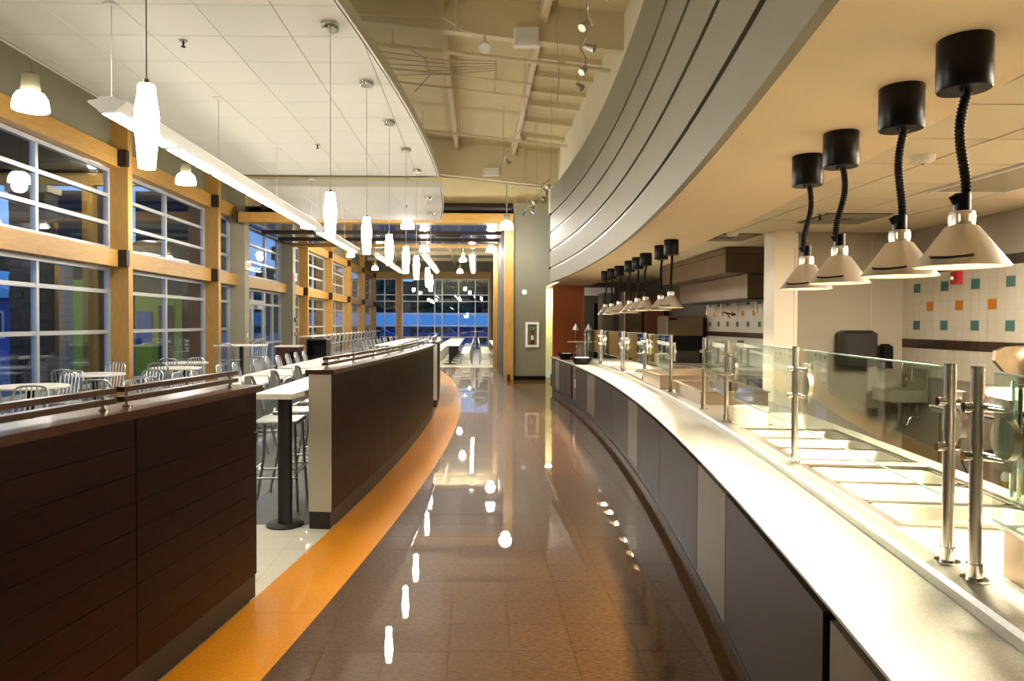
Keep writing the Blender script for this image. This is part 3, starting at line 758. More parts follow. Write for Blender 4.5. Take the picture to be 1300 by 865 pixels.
# food bits on the far counter
t = thing('serving_tray','oval steel tray with pale napkins between the two far food wells','tray',(2.57,10.62,.8635))
MB().lathe([(0,.0),(.14,.0),(.18,.02),(.175,.022),(.135,.006),(0,.006)],24).build('tray_plate','steel',t); MB().ico((0,0,.055),.12,2,(1,1,.32),.04).build('napkins','white',t)
def bowl(x, y, r, h, label, white):
    b = thing('serving_bowl',label,'bowl',(x,y,.8165))
    MB().lathe([(0,0),(r*.6,0),(r,h),(r*.95,h),(r*.56,.012),(0,.012)],28).build('bowl_body','black',b)
    m = MB()
    for k in range(7): a = k*.9; m.ico((r*.45*math.cos(a),r*.45*math.sin(a),h*.75),r*.34,1,(1,1,.6),.1)
    m.build('packets',white,b)
bowl(1.93,15.05,.19,.13,'black bowl at the far end of the counter','white')
bowl(2.0,13.25,.22,.13,'wide dark bowl with white napkins before the far sneeze guard','white')
tw = thing('drink_stand','small glass stand on two posts with flared tops','stand',(2.3,15.2,.817))
for x in (-.14,.14):
    MB().cyl((x,0,0),(x,0,.62),.012,n=8).build('post','chrome',tw); MB().lathe([(.0,.78),(.02,.74),(.07,.64),(.03,.62),(0,.62)],4,(x,0,0)).build('finial','white',tw)
MB().box(-.3,.3,-.1,.1,.36,.385).build('shelf','steel_soft',tw); MB().box(-.12,.12,-.11,.11,.0,.34).build('glass_box','guard',tw)
# display shelf at the back right
ds_ = thing('glass_shelf','glass display shelf with dark trays at the right edge','shelf',(2.62,2.6,.8625))
MB().box(-.37,-.36,-.5,.3,0,.50).build('end_glass','guard',ds_); MB().box(-.372,-.358,.3,.306,0.01,.50).build('glass_edge','glass_edge',ds_)
for z in (.13,.32,.48):
    MB().box(-.36,.36,-.5,.3,z,z+.008).build('shelf_glass','guard',ds_); MB().box(-.36,.36,.3,.304,z,z+.008).build('shelf_edge','glass_edge',ds_)
for z in (.138,.328): MB().chbox(-.30,.3,-.4,.24,z,z+.10,.02).build('dark_tray','black',ds_)
for x in (-.35,.35): MB().cyl((x,.28,0),(x,.28,.48),.008,n=8).build('leg','chrome',ds_)

# ------------------------------------------------------------------ heat lamps
HL_Y = [2.35,2.83,3.51,3.99,8.04,8.63,9.58,10.19,10.76,11.74,12.34,12.9]
HL_X = [1.64,1.72,1.83,1.89,2.24,2.28,2.32,2.35,2.36,2.40,2.39,2.38]
HL_DZ = [.765,.765,.755,.76]+[.78,.80,.78,.78,.80,.78,.8,.8]
def heat_lamp(i):
    x, y = HL_X[i], HL_Y[i]; R = random.Random(i*7+1)
    where = ('near row of four heat lamps' if i < 4 else 'far row of eight heat lamps')
    k = i if i < 4 else i-4
    zt = 2.56; drop = HL_DZ[i]
    zb = zt-drop     # rim of the shade
    t = thing('heat_lamp','%s heat lamp of the %s, counted from the camera' % (ORD[k],where.replace(' of four heat lamps','').replace(' of eight heat lamps','')+' over the counter'),'lamp',(x,y,zt),0,where)
    MB().lathe([(0,0),(.081,0),(.083,-.004),(.083,-.165),(.079,-.172),(0,-.172)],28).build('canister','black',t)
    MB().cyl((-.03,-.03,-.172),(-.03,-.03,-.19),.008,n=8).build('cord_stop','black',t)
    sway = R.uniform(-.02,.02); ct_ = -.172; cb = -(drop-.235)
    pts = []; n = 60
    for j in range(n+1):
        u = j/n; pts.append((.012+sway*math.sin(u*PI*1.6)-.012*u, .01*math.sin(u*3), ct_+(cb-ct_)*u))
    rr = [.0125 if j%2 else .0165 for j in range(n+1)]
    MB().tube(pts,rr,10).build('coiled_cord','black',t)
    zc = cb
    MB().cyl((0,0,zc-.05),(0,0,zc+.012),.026,n=16).cyl((-.035,0,zc+.005),(-.02,0,zc-.02),.012,n=8).build('socket_collar','black',t)
    nk = MB().lathe([(.0,zc-.045),(.035,zc-.048),(.038,zc-.052),(.038,zc-.095)],20).build('neck','spun',t)
    for q in range(8):
        a = 2*PI*q/8; MB().cbox(0,0,0,.0055,.003,.024).build('vent_slot','slot',nk,loc=(.0385*math.cos(a),.0385*math.sin(a),zc-.073),rotz=a+PI/2)
    H0 = zc-.095; H1 = -drop
    MB().lathe([(.038,H0),(.05,H0-.006),(.139,H1+.004),(.1415,H1),(.139,H1-.002)],36).build('shade','spun',t)
    MB().lathe([(.036,H0-.004),(.048,H0-.01),(.1375,H1+.001)],36).build('shade_lining','shade_in',t)
    MB().lathe([(.0,H1+.028),(.02,H1+.032),(.045,H1+.05),(.05,H1+.07),(.03,H1+.10),(.018,H1+.11)],18).build('bulb','heatbulb',t)
    l = lamp('heat_beam','SPOT',(0,0,H1+.02),HEAT_W*(1.0 if i < 4 else .9),(1,.87,.68),t,.05,(math.radians(158),.7))
    hd = MB().box(.02,.05,-.118,-.108,H1+.028,H1+.042); 
    MB().tube([(-.06,-.112,H1+.03),(-.05,-.135,H1+.026),(0,-.15,H1+.022),(.05,-.135,H1+.026),(.06,-.112,H1+.03)],.005,6).build('handle','black',t,rotz=-.85)
for i in range(12): heat_lamp(i)

# ------------------------------------------------------------------ pendants, bells, linear lamps
PY = [3.28,5.96,7.34,8.76,10.13,11.53,14.04,16.04]
PX = [-1.53,-1.24,-1.15,-1.09,-1.02,-.99,-.98,-1.05]
plab = ['largest in view at the upper left','second from the camera','third from the camera','fourth from the camera','fifth from the camera','sixth from the camera','first under the second ceiling panel','last before the timber header']
proto = None
for i in range(8):
    lb = 'glowing white glass pendant on a thin cable, '+plab[i]
    zb, zt = 2.31, 4.108
    if proto is None:
        t = thing('pendant_lamp',lb,'pendant lamp',(PX[i],PY[i],zt),0,'glass pendants along the aisle')
        MB().lathe([(0,0),(.078,0),(.078,-.012),(.07,-.045),(.066,-.05),(0,-.05)],24).build('canopy','chrome',t)
        MB().cyl((0,0,-.05),(0,0,zb-zt+.38),.0035,n=6).build('cable','steel_soft',t)
        z = zb-zt
        MB().lathe([(0,z+.385),(.034,z+.385),(.037,z+.38),(.040,z+.34),(.050,z+.28),(.054,z+.235),(.052,z+.18),(.043,z+.08),(.036,z),(.033,z+.003),(.044,z+.15),(.03,z+.36),(0,z+.365)],24).build('glass_shade','pendant',t)
        MB().cyl((0,0,z+.375),(0,0,z+.41),.012,n=10).build('cable_grip','chrome',t)
        lamp('pendant_bulb','POINT',(0,0,z-.03),8,(1,.95,.87),t,.04)
        proto = t
    else: dup(proto,(PX[i],PY[i],zt),0,lb)
def bell(x, y, zb, ztop, label, s=1):
    t = thing('bell_lamp',label,'hanging lamp',(x,y,zb),0,'bell shaped ceiling lamps')
    MB().lathe([(.2*s,0),(.205*s,.01),(.2*s,.06*s),(.185*s,.14*s),(.15*s,.2*s),(.1*s,.23*s),(0,.235*s),],28).lathe([(.2*s,0),(.19*s,.03),(.17*s,.14*s),(.09*s,.2*s),(0,.21*s)],28).build('bell_shade','bell',t)
    MB().lathe([(.105*s,.215*s),(.11*s,.23*s),(.095*s,.43*s),(.06*s,.45*s),(0,.45*s)],20).build('housing','greycol',t)
    MB().cyl((0,0,.44*s),(0,0,ztop-zb),.018,n=10).build('stem','steel_soft',t)
    lamp('bell_bulb','POINT',(0,0,-.06),BELL_W,(1,.95,.87),t,.12)

bell(-5.5,4.1,4.2,rz(-5.5),'bell lamp beside the window wall, added out of view for fill light')  # unseen lamp added as fill, continuing the window row
bell(-5.5,8.75,4.2,rz(-5.5),'bell lamp at the upper left beside the window wall')
bell(-5.5,13.35,4.2,rz(-5.5),'second bell lamp along the window wall, right of the first timber post',.9)
for x,n in ((-4.35,'left'),(-1.78,'middle'),(.77,'right')):
    bell(x,18.1,4.02,rz(x),'%s bell lamp of the three in front of the timber header' % n,.85)
for x,n in ((-1.78,'left'),(.5,'right')):
    bell(x,23.9,4.02,4.36,'%s bell lamp of the two under the glossy dark soffit' % n,.85)
for x,y in ((-5.2,29),(-5.2,36),(-.6,31),(-.9,38)):
    bell(x,y,4.3,5.75,'distant bell lamp in the far dining room, %s of the room, %s one' % ('left side' if x < -3 else 'right side','nearer' if y < 33 else 'farther'),.8)
def linear(x, y0, y1, zl, ztop, label, seg=1.22, up='uplens'):
    t = thing('linear_lamp',label,'ceiling lamp',(x,y0,zl))
    prof = [(-.15,.075),(-.15,.09),(-.08,.1),(-.06,.12),(.06,.12),(.08,.1),(.15,.09),(.15,.075),(.075,.018),(.06,0),(-.06,0),(-.075,.018)]
    MB().prism(prof,'y',0,y1-y0).build('housing','white',t)
    n = max(1,int(round((y1-y0)/seg))); d = (y1-y0)/n
    for k in range(n):
        MB().prism([(-.07,.012),(-.058,-.004),(.058,-.004),(.07,.012)],'y',k*d+.05,(k+1)*d-.05).build('lens','lens',t)
        MB().prism([(-.055,.121),(.055,.121),(.05,.126),(-.05,.126)],'y',k*d+.03,(k+1)*d-.03).build('uplight_lens',up,t)
    for k in range(n//2+1):
        yy = min(.08+2*k*d, y1-y0-.08); cab = MB().cyl((0,yy,.12),(0,yy,ztop-zl),.0035,n=6).build('cable','steel_soft',t)
        MB().cyl((0,yy,ztop-zl-.012),(0,yy,ztop-zl),.06,n=16).build('ceiling_cup','white',cab)
linear(-2.9,5.55,12.45,3.24,4.108,'long white linear lamp hung under the near ceiling panel')
linear(-2.9,12.95,16.6,3.24,4.108,'second white linear lamp hung in line behind the first')
for k,x in enumerate((-3.65,-1.92,-.16)):
    linear(x,25.8,34,4.0,5.75,'%s linear lamp of the three in the far dining room' % ('left','middle','right')[k],1.4,'uplens_far')

# ------------------------------------------------------------------ kitchen shell
KX, KY, KZ = 4.8, 7.8, 2.64
HX = 4.22
kr = struct(MB().box(KX,KX+.2,-2.2,KY,-.1,2.9).build('wall_kitchen_right','kwall'), 'kitchen wall with white, teal and orange tiles')
kb = struct(MB().box(3.52,KX,KY,KY+.2,-.1,2.9).build('wall_kitchen_back','kwall'), 'beige kitchen wall with the towel dispenser')
MB().box(4.43,4.436,KY-.003,KY,0,2.63).build('panel_joint','grout',kb)
kc = struct(MB().box(3.3,3.52,KY-.12,KY+.2,-.1,2.9).build('wall_kitchen_column','kcol'), 'pale square column between the two kitchen walls')
for x in (3.3,3.52): MB().box(x-.018,x+.018,KY-.135,KY-.118,0,2.6).box(x-.018 if x < 3.4 else x, x if x < 3.4 else x+.018, KY-.12,KY-.04,0,2.6).build('corner_guard','kcol',kc)
kh = struct(MB().box(HX,HX+.2,KY+.2,17.8,-.1,2.9).build('wall_kitchen_hotline','kwall'), 'tiled wall behind the range hood')
MT['taupe'] = mat('dark_taupe_paint', (84,74,58), .55)
MB().box(HX-.006,HX,12.75,17.8,0,2.64).build('dark_cladding','taupe',kh)
kfar = struct(MB().box(2.75,HX+.2,17.8,18.0,-.1,2.9).build('wall_kitchen_far','taupe'))
def tiles(root, X, y0, y1, yc, dy, zc, h, n0, n1, rows, bands):
    w = dy/4; z0 = zc+(n0-.5)*h; z1 = zc+(n1+.5)*h
    wm = MB(); occ = set()
    tl, ol, dl = [], [], []
    MB().box(X-.004,X,max(y0,y0),y1,z0,z1).build('grout_bed','grout',root)
    def cell(y, z): return MB().box(X-.010,X-.003,y-w/2+.001,y+w/2-.001,z-h/2+.001,z+h/2-.001)
    base = MB().box(-.010,-.003,-w/2+.0012,w/2-.0012,-h/2+.0012,h/2-.0012).build('wall_tile','ktile'); me0 = base.data; bpy.data.objects.remove(base)
    mes = {}
    for c in ('ktile_teal','ktile_orange','ktile_dark'):
        b = MB().box(-.012,-.003,-w/2+.0025,w/2-.0025,-h/2+.0025,h/2-.0025).build('t',c); mes[c] = b.data; bpy.data.objects.remove(b)
    spots_ = []
    col = {}
    for j, off_, c in rows:
        for i in range(-60, 60):
            if (i-off_) % 4 == 0: col[(i,j)] = c
    for i in range(-60, 60):
        y = yc+i*w
        if y+w/2 > y1+.03 or y-w/2 < y0-.03: continue
        for j in range(n0, n1+1):
            z = zc+j*h
            c = 'ktile_dark' if j in bands else col.get((i,j))
            if c and (j in bands or (y+w/2 < y1 and y-w/2 > y0)): inst('dark_tile' if j in bands else 'coloured_tile', mes[c], root, (X,y,z))
            else: wm.box(X-.010,X-.003,y-w/2+.0014,y+w/2-.0014,z-h/2+.0014,z+h/2-.0014)
    o = wm.build('white_tile','ktile',root); o['kind'] = 'stuff'
tiles(kr, KX, 4.6, KY, 7.55, .445, 1.59, .1, -5, 6, [(0,0,'ktile_teal'),(2,2,'ktile_orange'),(4,0,'ktile_teal')], (-2,6))
tiles(kh, HX, KY+.2, 12.75, 12.55, .44, 1.59, .085, -7, 4, [(0,0,'ktile_teal'),(2,2,'ktile_orange'),(4,0,'ktile_teal')], (-2,))
ke = struct(MB().arc(cx,-.5,18,.95,2.6,KZ,KZ+.05,30).box(2.2,5.0,-2.2,18,KZ,KZ+.05).build('ceiling','grid'), 'kitchen ceiling grid')
for j in range(-3, 30):
    for i in range(-3, 6):
        x0 = 2.25+i*.61; y0 = j*.61+.2; x1 = x0+.61; y1 = y0+.61
        L = lambda y: cl(off(cx,y,.96)[0] if y < 16.3 else 2.4, x0+.008, x1-.008)
        lim = KX-.01 if y0 < KY else HX-.01
        if y0 > 17.7 or x0 > lim-.05: continue
        if x1-.005-L((y0+y1)/2) < .05: continue
        slab_between(L, lambda y: min(x1-.008,lim), y0+.006, min(y1-.006,17.75), KZ-.012, KZ-.001, 2).build('ceiling_tile','kceil',ke)
    
struct(MB().box(-7.3,5.0,-2.4,-2.2,-.1,7.4).build('wall_back','greywall'))
MB().box(2.2,2.4,-2.2,.4,2.56,5.8).build('return_panel','cream_wall', bpy.data.objects['wall_upper_right'])
# orange wall and the bright doorway beyond the end of the counter
wo = struct(MB().box(1.98,3.2,18.0,18.2,-.1,2.9).build('wall_orange','orangewall'))
MB().box(1.97,3.21,17.99,18.0,0,.1).build('baseboard','black',wo)
wp_ = struct(MB().box(1.5,2.9,20.9,21.0,-.1,3.0).build('wall_passage','olive'), 'pale green passage wall glimpsed at the end of the counter')
MB().box(1.5,2.9,19.8,20.9,2.7,2.8).build('passage_ceiling','olive',wp_); MB().box(2.8,2.9,18.2,20.9,-.1,2.7).build('side_wall','olive',wp_); MB().box(1.4,1.5,19.8,20.9,-.1,2.8).build('side_wall','olive',wp_)
struct(MB().box(1.95,2.3,19.6,19.8,2.6,6.2).build('wall_end_lintel','greywall'), 'grey wall over the passage opening')
pl_ = thing('passage_light','small ceiling light in the green passage','ceiling light',(2.1,20.2,2.66)); MB().lathe([(0,0),(.1,0),(.12,.04),(0,.04)],16).build('diffuser','troffer',pl_); lamp('passage_bulb','POINT',(0,0,-.08),9,(1,.95,.8),pl_,.1)
struct(MB().box(1.95,2.9,16.3,20.1,2.56,2.62).build('ceiling','soffit'), 'soffit over the passage at the end of the counter')

# ------------------------------------------------------------------ kitchen equipment
hd = thing('range_hood','long stainless range hood below a closure panel on the kitchen ceiling','hood',(3.9,9.4,1.95))
MB().box(3.64,HX-.02,9.36,12.5,1.95,2.27).build('hood_body','hood_steel',hd,**W)
MB().box(3.32,HX-.02,9.3,12.6,2.28,2.62).build('closure_panel','hood_steel',hd,**W)
MB().box(3.315,3.32,9.29,12.6,2.53,2.54).box(3.32,HX-.02,9.295,9.3,2.53,2.54).build('seam','steel_dark',hd,**W)
MB().prism([(3.66,1.949),(HX-.04,1.949),(HX-.04,1.935),(3.66,1.93)],'y',9.4,12.45).build('filter_bank','matte_black',hd,**W)
for k in range(4): MB().cyl((3.9,9.7+k*.7,1.935),(3.9,9.7+k*.7,1.78),.008,n=8).cyl((3.9,9.7+k*.7,1.78),(3.9,9.7+k*.7,1.75),.018,n=8).build('spray_nozzle','steel',hd,**W)
tag(MB().tube([(4.15,11.3,1.75),(4.02,11.3,1.78),(3.98,11.1,1.78),(3.98,10.95,1.70)],.012,8).tube([(4.15,11.3,1.75),(4.2,11.3,1.75)],.02,8).build('pot_filler','steel_dark'),'dark swivel pot filler tap on the tiled wall under the hood','tap')
tag(MB().box(HX-.02,HX-.011,10.95,11.2,1.22,1.33).build('wall_outlet','black'),'black outlet plate on the tiled wall below the dark tile band','outlet')
ov = thing('oven','dark kitchen oven with a pale steel top box behind the counter','oven',(3.75,12.9,0))
MB().chbox(3.45,4.1,12.6,13.3,1.38,1.74,.01).build('top_box','hood_steel',ov,**W)
MB().box(3.48,3.62,12.594,12.6,1.66,1.70).build('name_plate','black',ov,**W)
MB().box(3.42,4.12,12.65,13.35,0,1.38).build('oven_body','black',ov,**W)
MB().box(3.5,4.05,12.63,12.65,.5,1.1).build('oven_door','smoke',ov,**W)
rg = thing('range','steel topped cooking range under the hood','range',(3.75,10.9,0))
MB().box(3.5,4.15,9.5,12.3,.1,.84).build('range_body','black',rg,**W)
MB().box(3.48,4.17,9.48,12.32,.84,.9).build('cook_top','steel_soft',rg,**W)
for k in range(6): MB().cyl((3.5,9.8+k*.45,.78),(3.46,9.8+k*.45,.78),.025,n=12).build('knob','steel',rg,**W)
for x in (3.55,4.1):
    for y in (9.6,12.2): MB().cyl((x,y,0),(x,y,.1),.025,n=8).build('leg','steel',rg,**W)
pb = thing('printer','small pale ticket printer standing on the back shelf','printer',(3.2,12.0,.9))
MB().chbox(-.1,.1,-.12,.12,0,.18,.02).build('body','steel_soft',pb); MB().box(-.08,.08,-.125,-.12,.04,.1).build('paper_slot','black',pb)
bt = thing('prep_table','steel back table behind the tall bin','table',(3.25,12.0,0))
MB().box(-.12,.16,-.7,.6,.87,.9).build('table_top','steel_soft',bt)
MB().box(-.1,.14,-.65,.55,.45,.87).build('drawer_box','matte_black',bt)
for k in range(2): MB().box(-.09+k*.12,.0+k*.12,-.66,-.65,.68,.74).build('drawer_handle','steel',bt)
for x in (-.08,.12):
    for y in (-.6,.5): MB().cyl((x,y,0),(x,y,.45),.02,n=8).build('leg','steel',bt)
def tall(x0,x1,y,z,m,label,dp=.6):
    t = thing('steel_cabinet',label,'cabinet',((x0+x1)/2,y,0))
    MB().chbox(x0,x1,y,y+dp,.1,z,.01).build('body',m,t,**W); MB().box(x0+.02,x1-.02,y-.012,y,.14,z-.04).build('door',m,t,**W); MB().box(x0+.04,x0+.06,y-.04,y-.012,.9,1.3).build('handle','steel',t,**W)
    for x in (x0+.05,x1-.05): MB().cyl((x,y+.05,0),(x,y+.05,.1),.025,n=8).build('leg','steel',t,**W)
tall(3.22,3.62,15.2,2.3,'hood_steel','tall grey steel cabinet at the back, left of the dark oven')
tall(2.92,3.2,16.2,2.3,'taupe','tall dark cabinet at the back beside the orange wall')
tall(3.66,4.1,15.2,2.2,'browndoor','tall brown cabinet at the back, beside the grey steel one')
tag(MB().box(3.0,3.4,17.78,17.795,0,2.1).build('dark_doorway','black'),'dark doorway in the far kitchen wall','doorway')
tag(MB().box(2.75,3.5,17.7,17.795,2.3,2.5).build('menu_board','white'),'small pale board hung over the far kitchen doorway','board')
td = thing('towel_dispenser','smoked grey paper towel dispenser on the beige kitchen wall','dispenser',(4.215,KY-.003,1.14))
MB().chbox(-.19,.19,-.22,0,0,.39,.035).build('body','smoke',td); MB().box(-.14,.14,-.224,-.22,.05,.33).build('front_window','smoke',td); MB().box(-.15,.15,-.18,-.05,-.012,0).build('towel_slot','black',td)
sd = thing('soap_dispenser','black soap dispenser on the kitchen wall beside the corner','dispenser',(4.56,KY-.003,1.11))
MB().chbox(-.075,.075,-.12,0,.06,.27,.03).build('body','black',sd); MB().prism([(-.13,.0),(-.02,.0),(-.02,.07),(-.11,.07)],'x',-.05,.05).build('pump_lever','black',sd)
sk = thing('hand_sink','small stainless hand sink on the tiled wall in the corner','sink',(KX-.012,7.5,.9))
MB().box(-.4,0,-.17,-.155,-.13,0).box(-.4,0,.155,.17,-.13,0).box(-.4,-.385,-.155,.155,-.13,0).box(-.015,0,-.155,.155,-.13,0).box(-.385,-.015,-.155,.155,-.13,-.115).build('basin','steel_soft',sk)
MB().box(-.012,0,-.17,.17,0,.22).build('splashback','steel_soft',sk)
fa = MB().cyl((-.01,0,.1),(-.09,0,.1),.014,n=10).tube([(-.07,0,.1),(-.07,0,.26),(-.1,0,.3),(-.17,0,.28),(-.18,0,.2)],.009,8).build('faucet','chrome',sk)
for s in (-1,1): MB().cyl((-.04,s*.07,.1),(-.09,s*.07,.1),.016,n=8).build('tap_handle','chrome',fa)
MB().tube([(-.2,0,-.13),(-.2,0,-.34),(-.19,0,-.39),(-.15,0,-.41),(-.11,0,-.39),(-.10,0,-.33),(-.07,0,-.31),(-.0,0,-.31)],.02,10).cyl((-.2,0,-.13),(-.2,0,-.17),.035,n=12).cyl((-.012,0,-.31),(0,0,-.31),.04,n=14).build('drain_trap','steel',sk)
for s in (-1,1): MB().tube([(-.05,s*.07,-.13),(-.05,s*.07,-.24),(-.0,s*.07,-.25)],.008,8).cyl((-.05,s*.07,-.22),(-.08,s*.07,-.22),.014,n=8).build('supply_valve','steel',sk)
st = thing('fire_strobe','red fire alarm strobe on the white tiled kitchen wall','alarm',(KX-.012,6.89,2.0))
MB().chbox(-.05,0,-.06,.06,0,.13,.01).build('body','red',st); MB().ico((-.05,.025,.06),.022,1).build('strobe_lens','white',st)
wt = thing('work_table','stainless work table with a lower shelf against the tiled wall','table',(4.4,5.0,0))
MB().box(-.36,.36,-1.5,1.15,.86,.89).prism([(-.36,.83),(-.345,.83),(-.345,.89),(-.36,.89)],'y',-1.5,1.15).build('table_top','steel_soft',wt)
MB().tube([(-.36,-1.5,.875),(-.36,1.15,.875)],.018,8).build('rolled_edge','steel',wt)
MB().box(-.34,.34,-1.45,1.1,.27,.29).build('lower_shelf','steel_soft',wt)
for x in (-.32,.32):
    for y in (-1.4,-.15,1.07): MB().cyl((x,y,0),(x,y,.86),.02,n=10).build('leg','steel',wt)
sl = thing('meat_slicer','steel meat slicer with a red knob standing on the work table','slicer',(4.42,5.5,.891))
for x in (-.2,.2):
    for y in (-.18,.2): MB().cyl((x,y,0),(x,y,.05),.022,n=10).build('foot','black',sl)
MB().prism([(-.28,.05),(.26,.05),(.26,.2),(-.2,.2),(-.28,.13)],'y',-.25,.25).build('base','white',sl)
MB().prism([(.15,.2),(-.05,.28),(-.2,.33),(-.28,.42),(-.27,.50),(-.2,.53),(.2,.55),(.2,.5),(.12,.25)],'y',.02,.06).build('carriage_tray','bin_steel',sl)
MB().cyl((.12,-.08,.36),(.12,-.04,.36),.16,n=28).build('blade_disc','steel',sl)
MB().chbox(.02,.26,-.2,.2,.2,.42,.03).build('motor_housing','bin_steel',sl)
MB().cyl((-.28,.12,.13),(-.32,.12,.13),.012,n=8).ico((-.345,.12,.13),.038,2).build('knob','red',sl)
MB().tube([(.1,.04,.55),(.1,.04,.6),(.2,.04,.6)],.014,8).chbox(.06,.2,-.0,.08,.575,.61,.01).build('pusher_handle','red',sl)
tag(MB().cyl((4.72,5.0,.60),(4.785,5.0,.60),.001,n=4).box(4.77,4.789,5.2,5.31,.50,.6).build('wall_outlet','steel_dark'),'small grey outlet on the tiled wall below the work table','outlet')
tag(MB().tube([(4.775,5.55,.9),(4.775,5.56,.7),(4.775,5.5,.62),(4.775,5.27,.56)],.006,8).build('power_cord','black'),'black slicer cord hanging below the work table','cord')
wm_ = thing('soup_warmer','round steel food warmer on the shelf below the work table','warmer',(4.24,5.62,.291))
MB().lathe([(0,0),(.15,0),(.155,.02),(.155,.2),(.165,.205),(.165,.24),(.14,.25),(0,.255)],28).build('pot_body','steel_soft',wm_)
MB().lathe([(0,.251),(.12,.252),(.14,.258),(.03,.29),(0,.29)],24).build('lid','smoke',wm_)
textobj('lettering','Clas',.07,'white',wm_,(-.158,.01,.115),(PI/2,0,-PI/2),.002)
MB().tube([(.0,.155,.04),(-.05,.26,.03),(-.09,.28,.14),(.0,.24,.3),(.06,.22,.28)],.006,8).build('power_cord','black',wm_)
sb = thing('spray_bottle','clear spray bottle with yellowish liquid beside the soup warmer','bottle',(4.14,5.38,.291))
MB().lathe([(0,0),(.035,0),(.037,.01),(.037,.1),(.0,.1)],16).build('liquid','yolk',sb); MB().lathe([(.038,.09),(.038,.13),(.015,.17),(.013,.19)],16).build('bottle_body','white',sb); MB().box(-.04,.015,-.012,.012,.19,.225).build('trigger_head','white',sb)
wp = thing('sheet_pan','flat steel pan leaning on the lower shelf beside the bottle','pan',(4.2,5.09,.2915))
MB().box(-.14,.14,-.2,.2,0,.012).box(-.15,-.14,-.2,.2,0,.04).box(.14,.15,-.2,.2,0,.04).build('pan_body','steel',wp)
def vent(x, y, label, sx=.62, sy=.62):
    v = thing('ceiling_vent',label,'vent',(x,y,KZ-.02))
    MB().box(-sx/2,sx/2,-sy/2,sy/2,.0,.006).build('backing','steel_dark',v)
    for k in range(4):
        d = sx/2-.02-k*.055; e = sy/2-.02-k*.055
        MB().box(-d,d,-e,-e+.025,-.012,0).box(-d,d,e-.025,e,-.012,0).box(-d,-d+.025,-e+.025,e-.025,-.012,0).box(d-.025,d,-e+.025,e-.025,-.012,0).build('vane_ring','troffer_off',v)
vent(3.55,6.75,'square ceiling vent in the kitchen, above the pale column wall')
vent(2.95,8.25,'square ceiling vent in the kitchen before the range hood')
def smoke(x, y, label):
    v = thing('smoke_detector',label,'smoke detector',(x,y,KZ-.062))
    MB().lathe([(0,0),(.04,0),(.065,.02),(.07,.05),(0,.05)],24).build('cover','white',v); MB().lathe([(.0,-.004),(.008,-.004),(.008,0)],8).build('indicator','black',v)
smoke(2.72,4.25,'round smoke detector on the kitchen ceiling behind the near heat lamps')
smoke(2.88,7.85,'round smoke detector on the kitchen ceiling near the range hood')
sprinkler(3.2,6.5,KZ-.012,'sprinkler head in the kitchen ceiling, left of the ceiling vent')
sprinkler(2.72,7.95,KZ-.012,'sprinkler head in the kitchen ceiling in front of the range hood')
def troffer(x, y, on, label):
    v = thing('troffer_light',label,'ceiling light',(x,y,KZ-.026))
    MB().box(-.3,.3,-.6,-.57,0,.012).box(-.3,.3,.57,.6,0,.012).box(-.3,-.27,-.57,.57,0,.012).box(.27,.3,-.57,.57,0,.012).build('frame','white',v)
    MB().box(-.27,.27,-.57,.57,.004,.008).build('diffuser','troffer' if on else 'troffer_off',v)
troffer(3.78,4.77,False,'unlit ceiling light panel behind the nearest heat lamp')
troffer(4.42,4.2,True,'lit kitchen ceiling light outside the right edge of the photo')
troffer(3.9,2.4,True,'second lit kitchen ceiling light outside the right edge of the photo, nearer the camera')

# ------------------------------------------------------------------ end wall fittings
fx = thing('extinguisher_cabinet','white framed cabinet with a red fire extinguisher on the grey wall','cabinet',(1.565,19.6,.92))
MB().box(-.19,.19,-.05,0,0,.06).box(-.19,.19,-.05,0,.64,.70).box(-.19,-.13,-.05,0,.06,.64).box(.13,.19,-.05,0,.06,.64).build('frame','white',fx)
MB().box(-.13,.13,-.012,-.004,.06,.64).build('back','greycol',fx)
MB().box(-.13,.13,-.046,-.042,.06,.64).build('door_glass','guard',fx)
ex_ = MB().lathe([(0,0),(.05,0),(.055,.02),(.055,.32),(.03,.39),(.02,.4),(0,.4)],16,(0,0,0)).build('extinguisher','red',fx,loc=(.0,-.0265,.08)); ex_.scale = (1,.26,1)
MB().cyl((0,0,.4),(0,0,.45),.02,n=8).box(-.05,.05,-.02,.02,.45,.47).build('valve','black',ex_); MB().box(-.035,.035,-.06,-.055,.12,.25).build('label_patch','white',ex_); MB().cyl((.03,-.03,.44),(.03,-.05,.44),.035,n=10).build('gauge_tag','yellow',ex_)
tag(MB().cyl((1.34,19.6,2.46),(1.34,19.57,2.46),.075,n=24).cyl((1.34,19.57,2.46),(1.34,19.563,2.46),.05,n=20).build('wall_speaker','white'),'round white wall device high on the grey end wall','speaker')
for k,(a,b) in enumerate(cols):
    s = thing('exit_sign','lit red exit sign on the %s grey column' % ('nearer' if k == 0 else 'farther'),'sign',(-6.6,(a+b)/2,3.08))
    MB().box(0,.05,-.19,.19,0,.27).build('housing','white',s); MB().box(.05,.054,-.18,.18,.015,.255).build('face','signred',s)
    textobj('lettering','EXIT',.17,'letters',s,(.056,0,.135),(PI/2,0,PI/2),.001)
p_ = thing('fire_pull','red fire alarm pull on the farther grey column','alarm',(-6.6,25.5,1.1)); MB().chbox(0,.05,-.06,.06,0,.14,.01).build('body','red',p_); MB().box(.05,.06,-.04,.04,.05,.08).build('pull_bar','white',p_)
p_ = thing('fire_strobe','small dark strobe above the red pull on the farther column','alarm',(-6.6,25.5,1.6)); MB().chbox(0,.05,-.06,.06,0,.16,.01).build('body','steel_dark',p_); MB().box(.05,.06,-.03,.03,.05,.11).build('strobe_lens','white',p_)

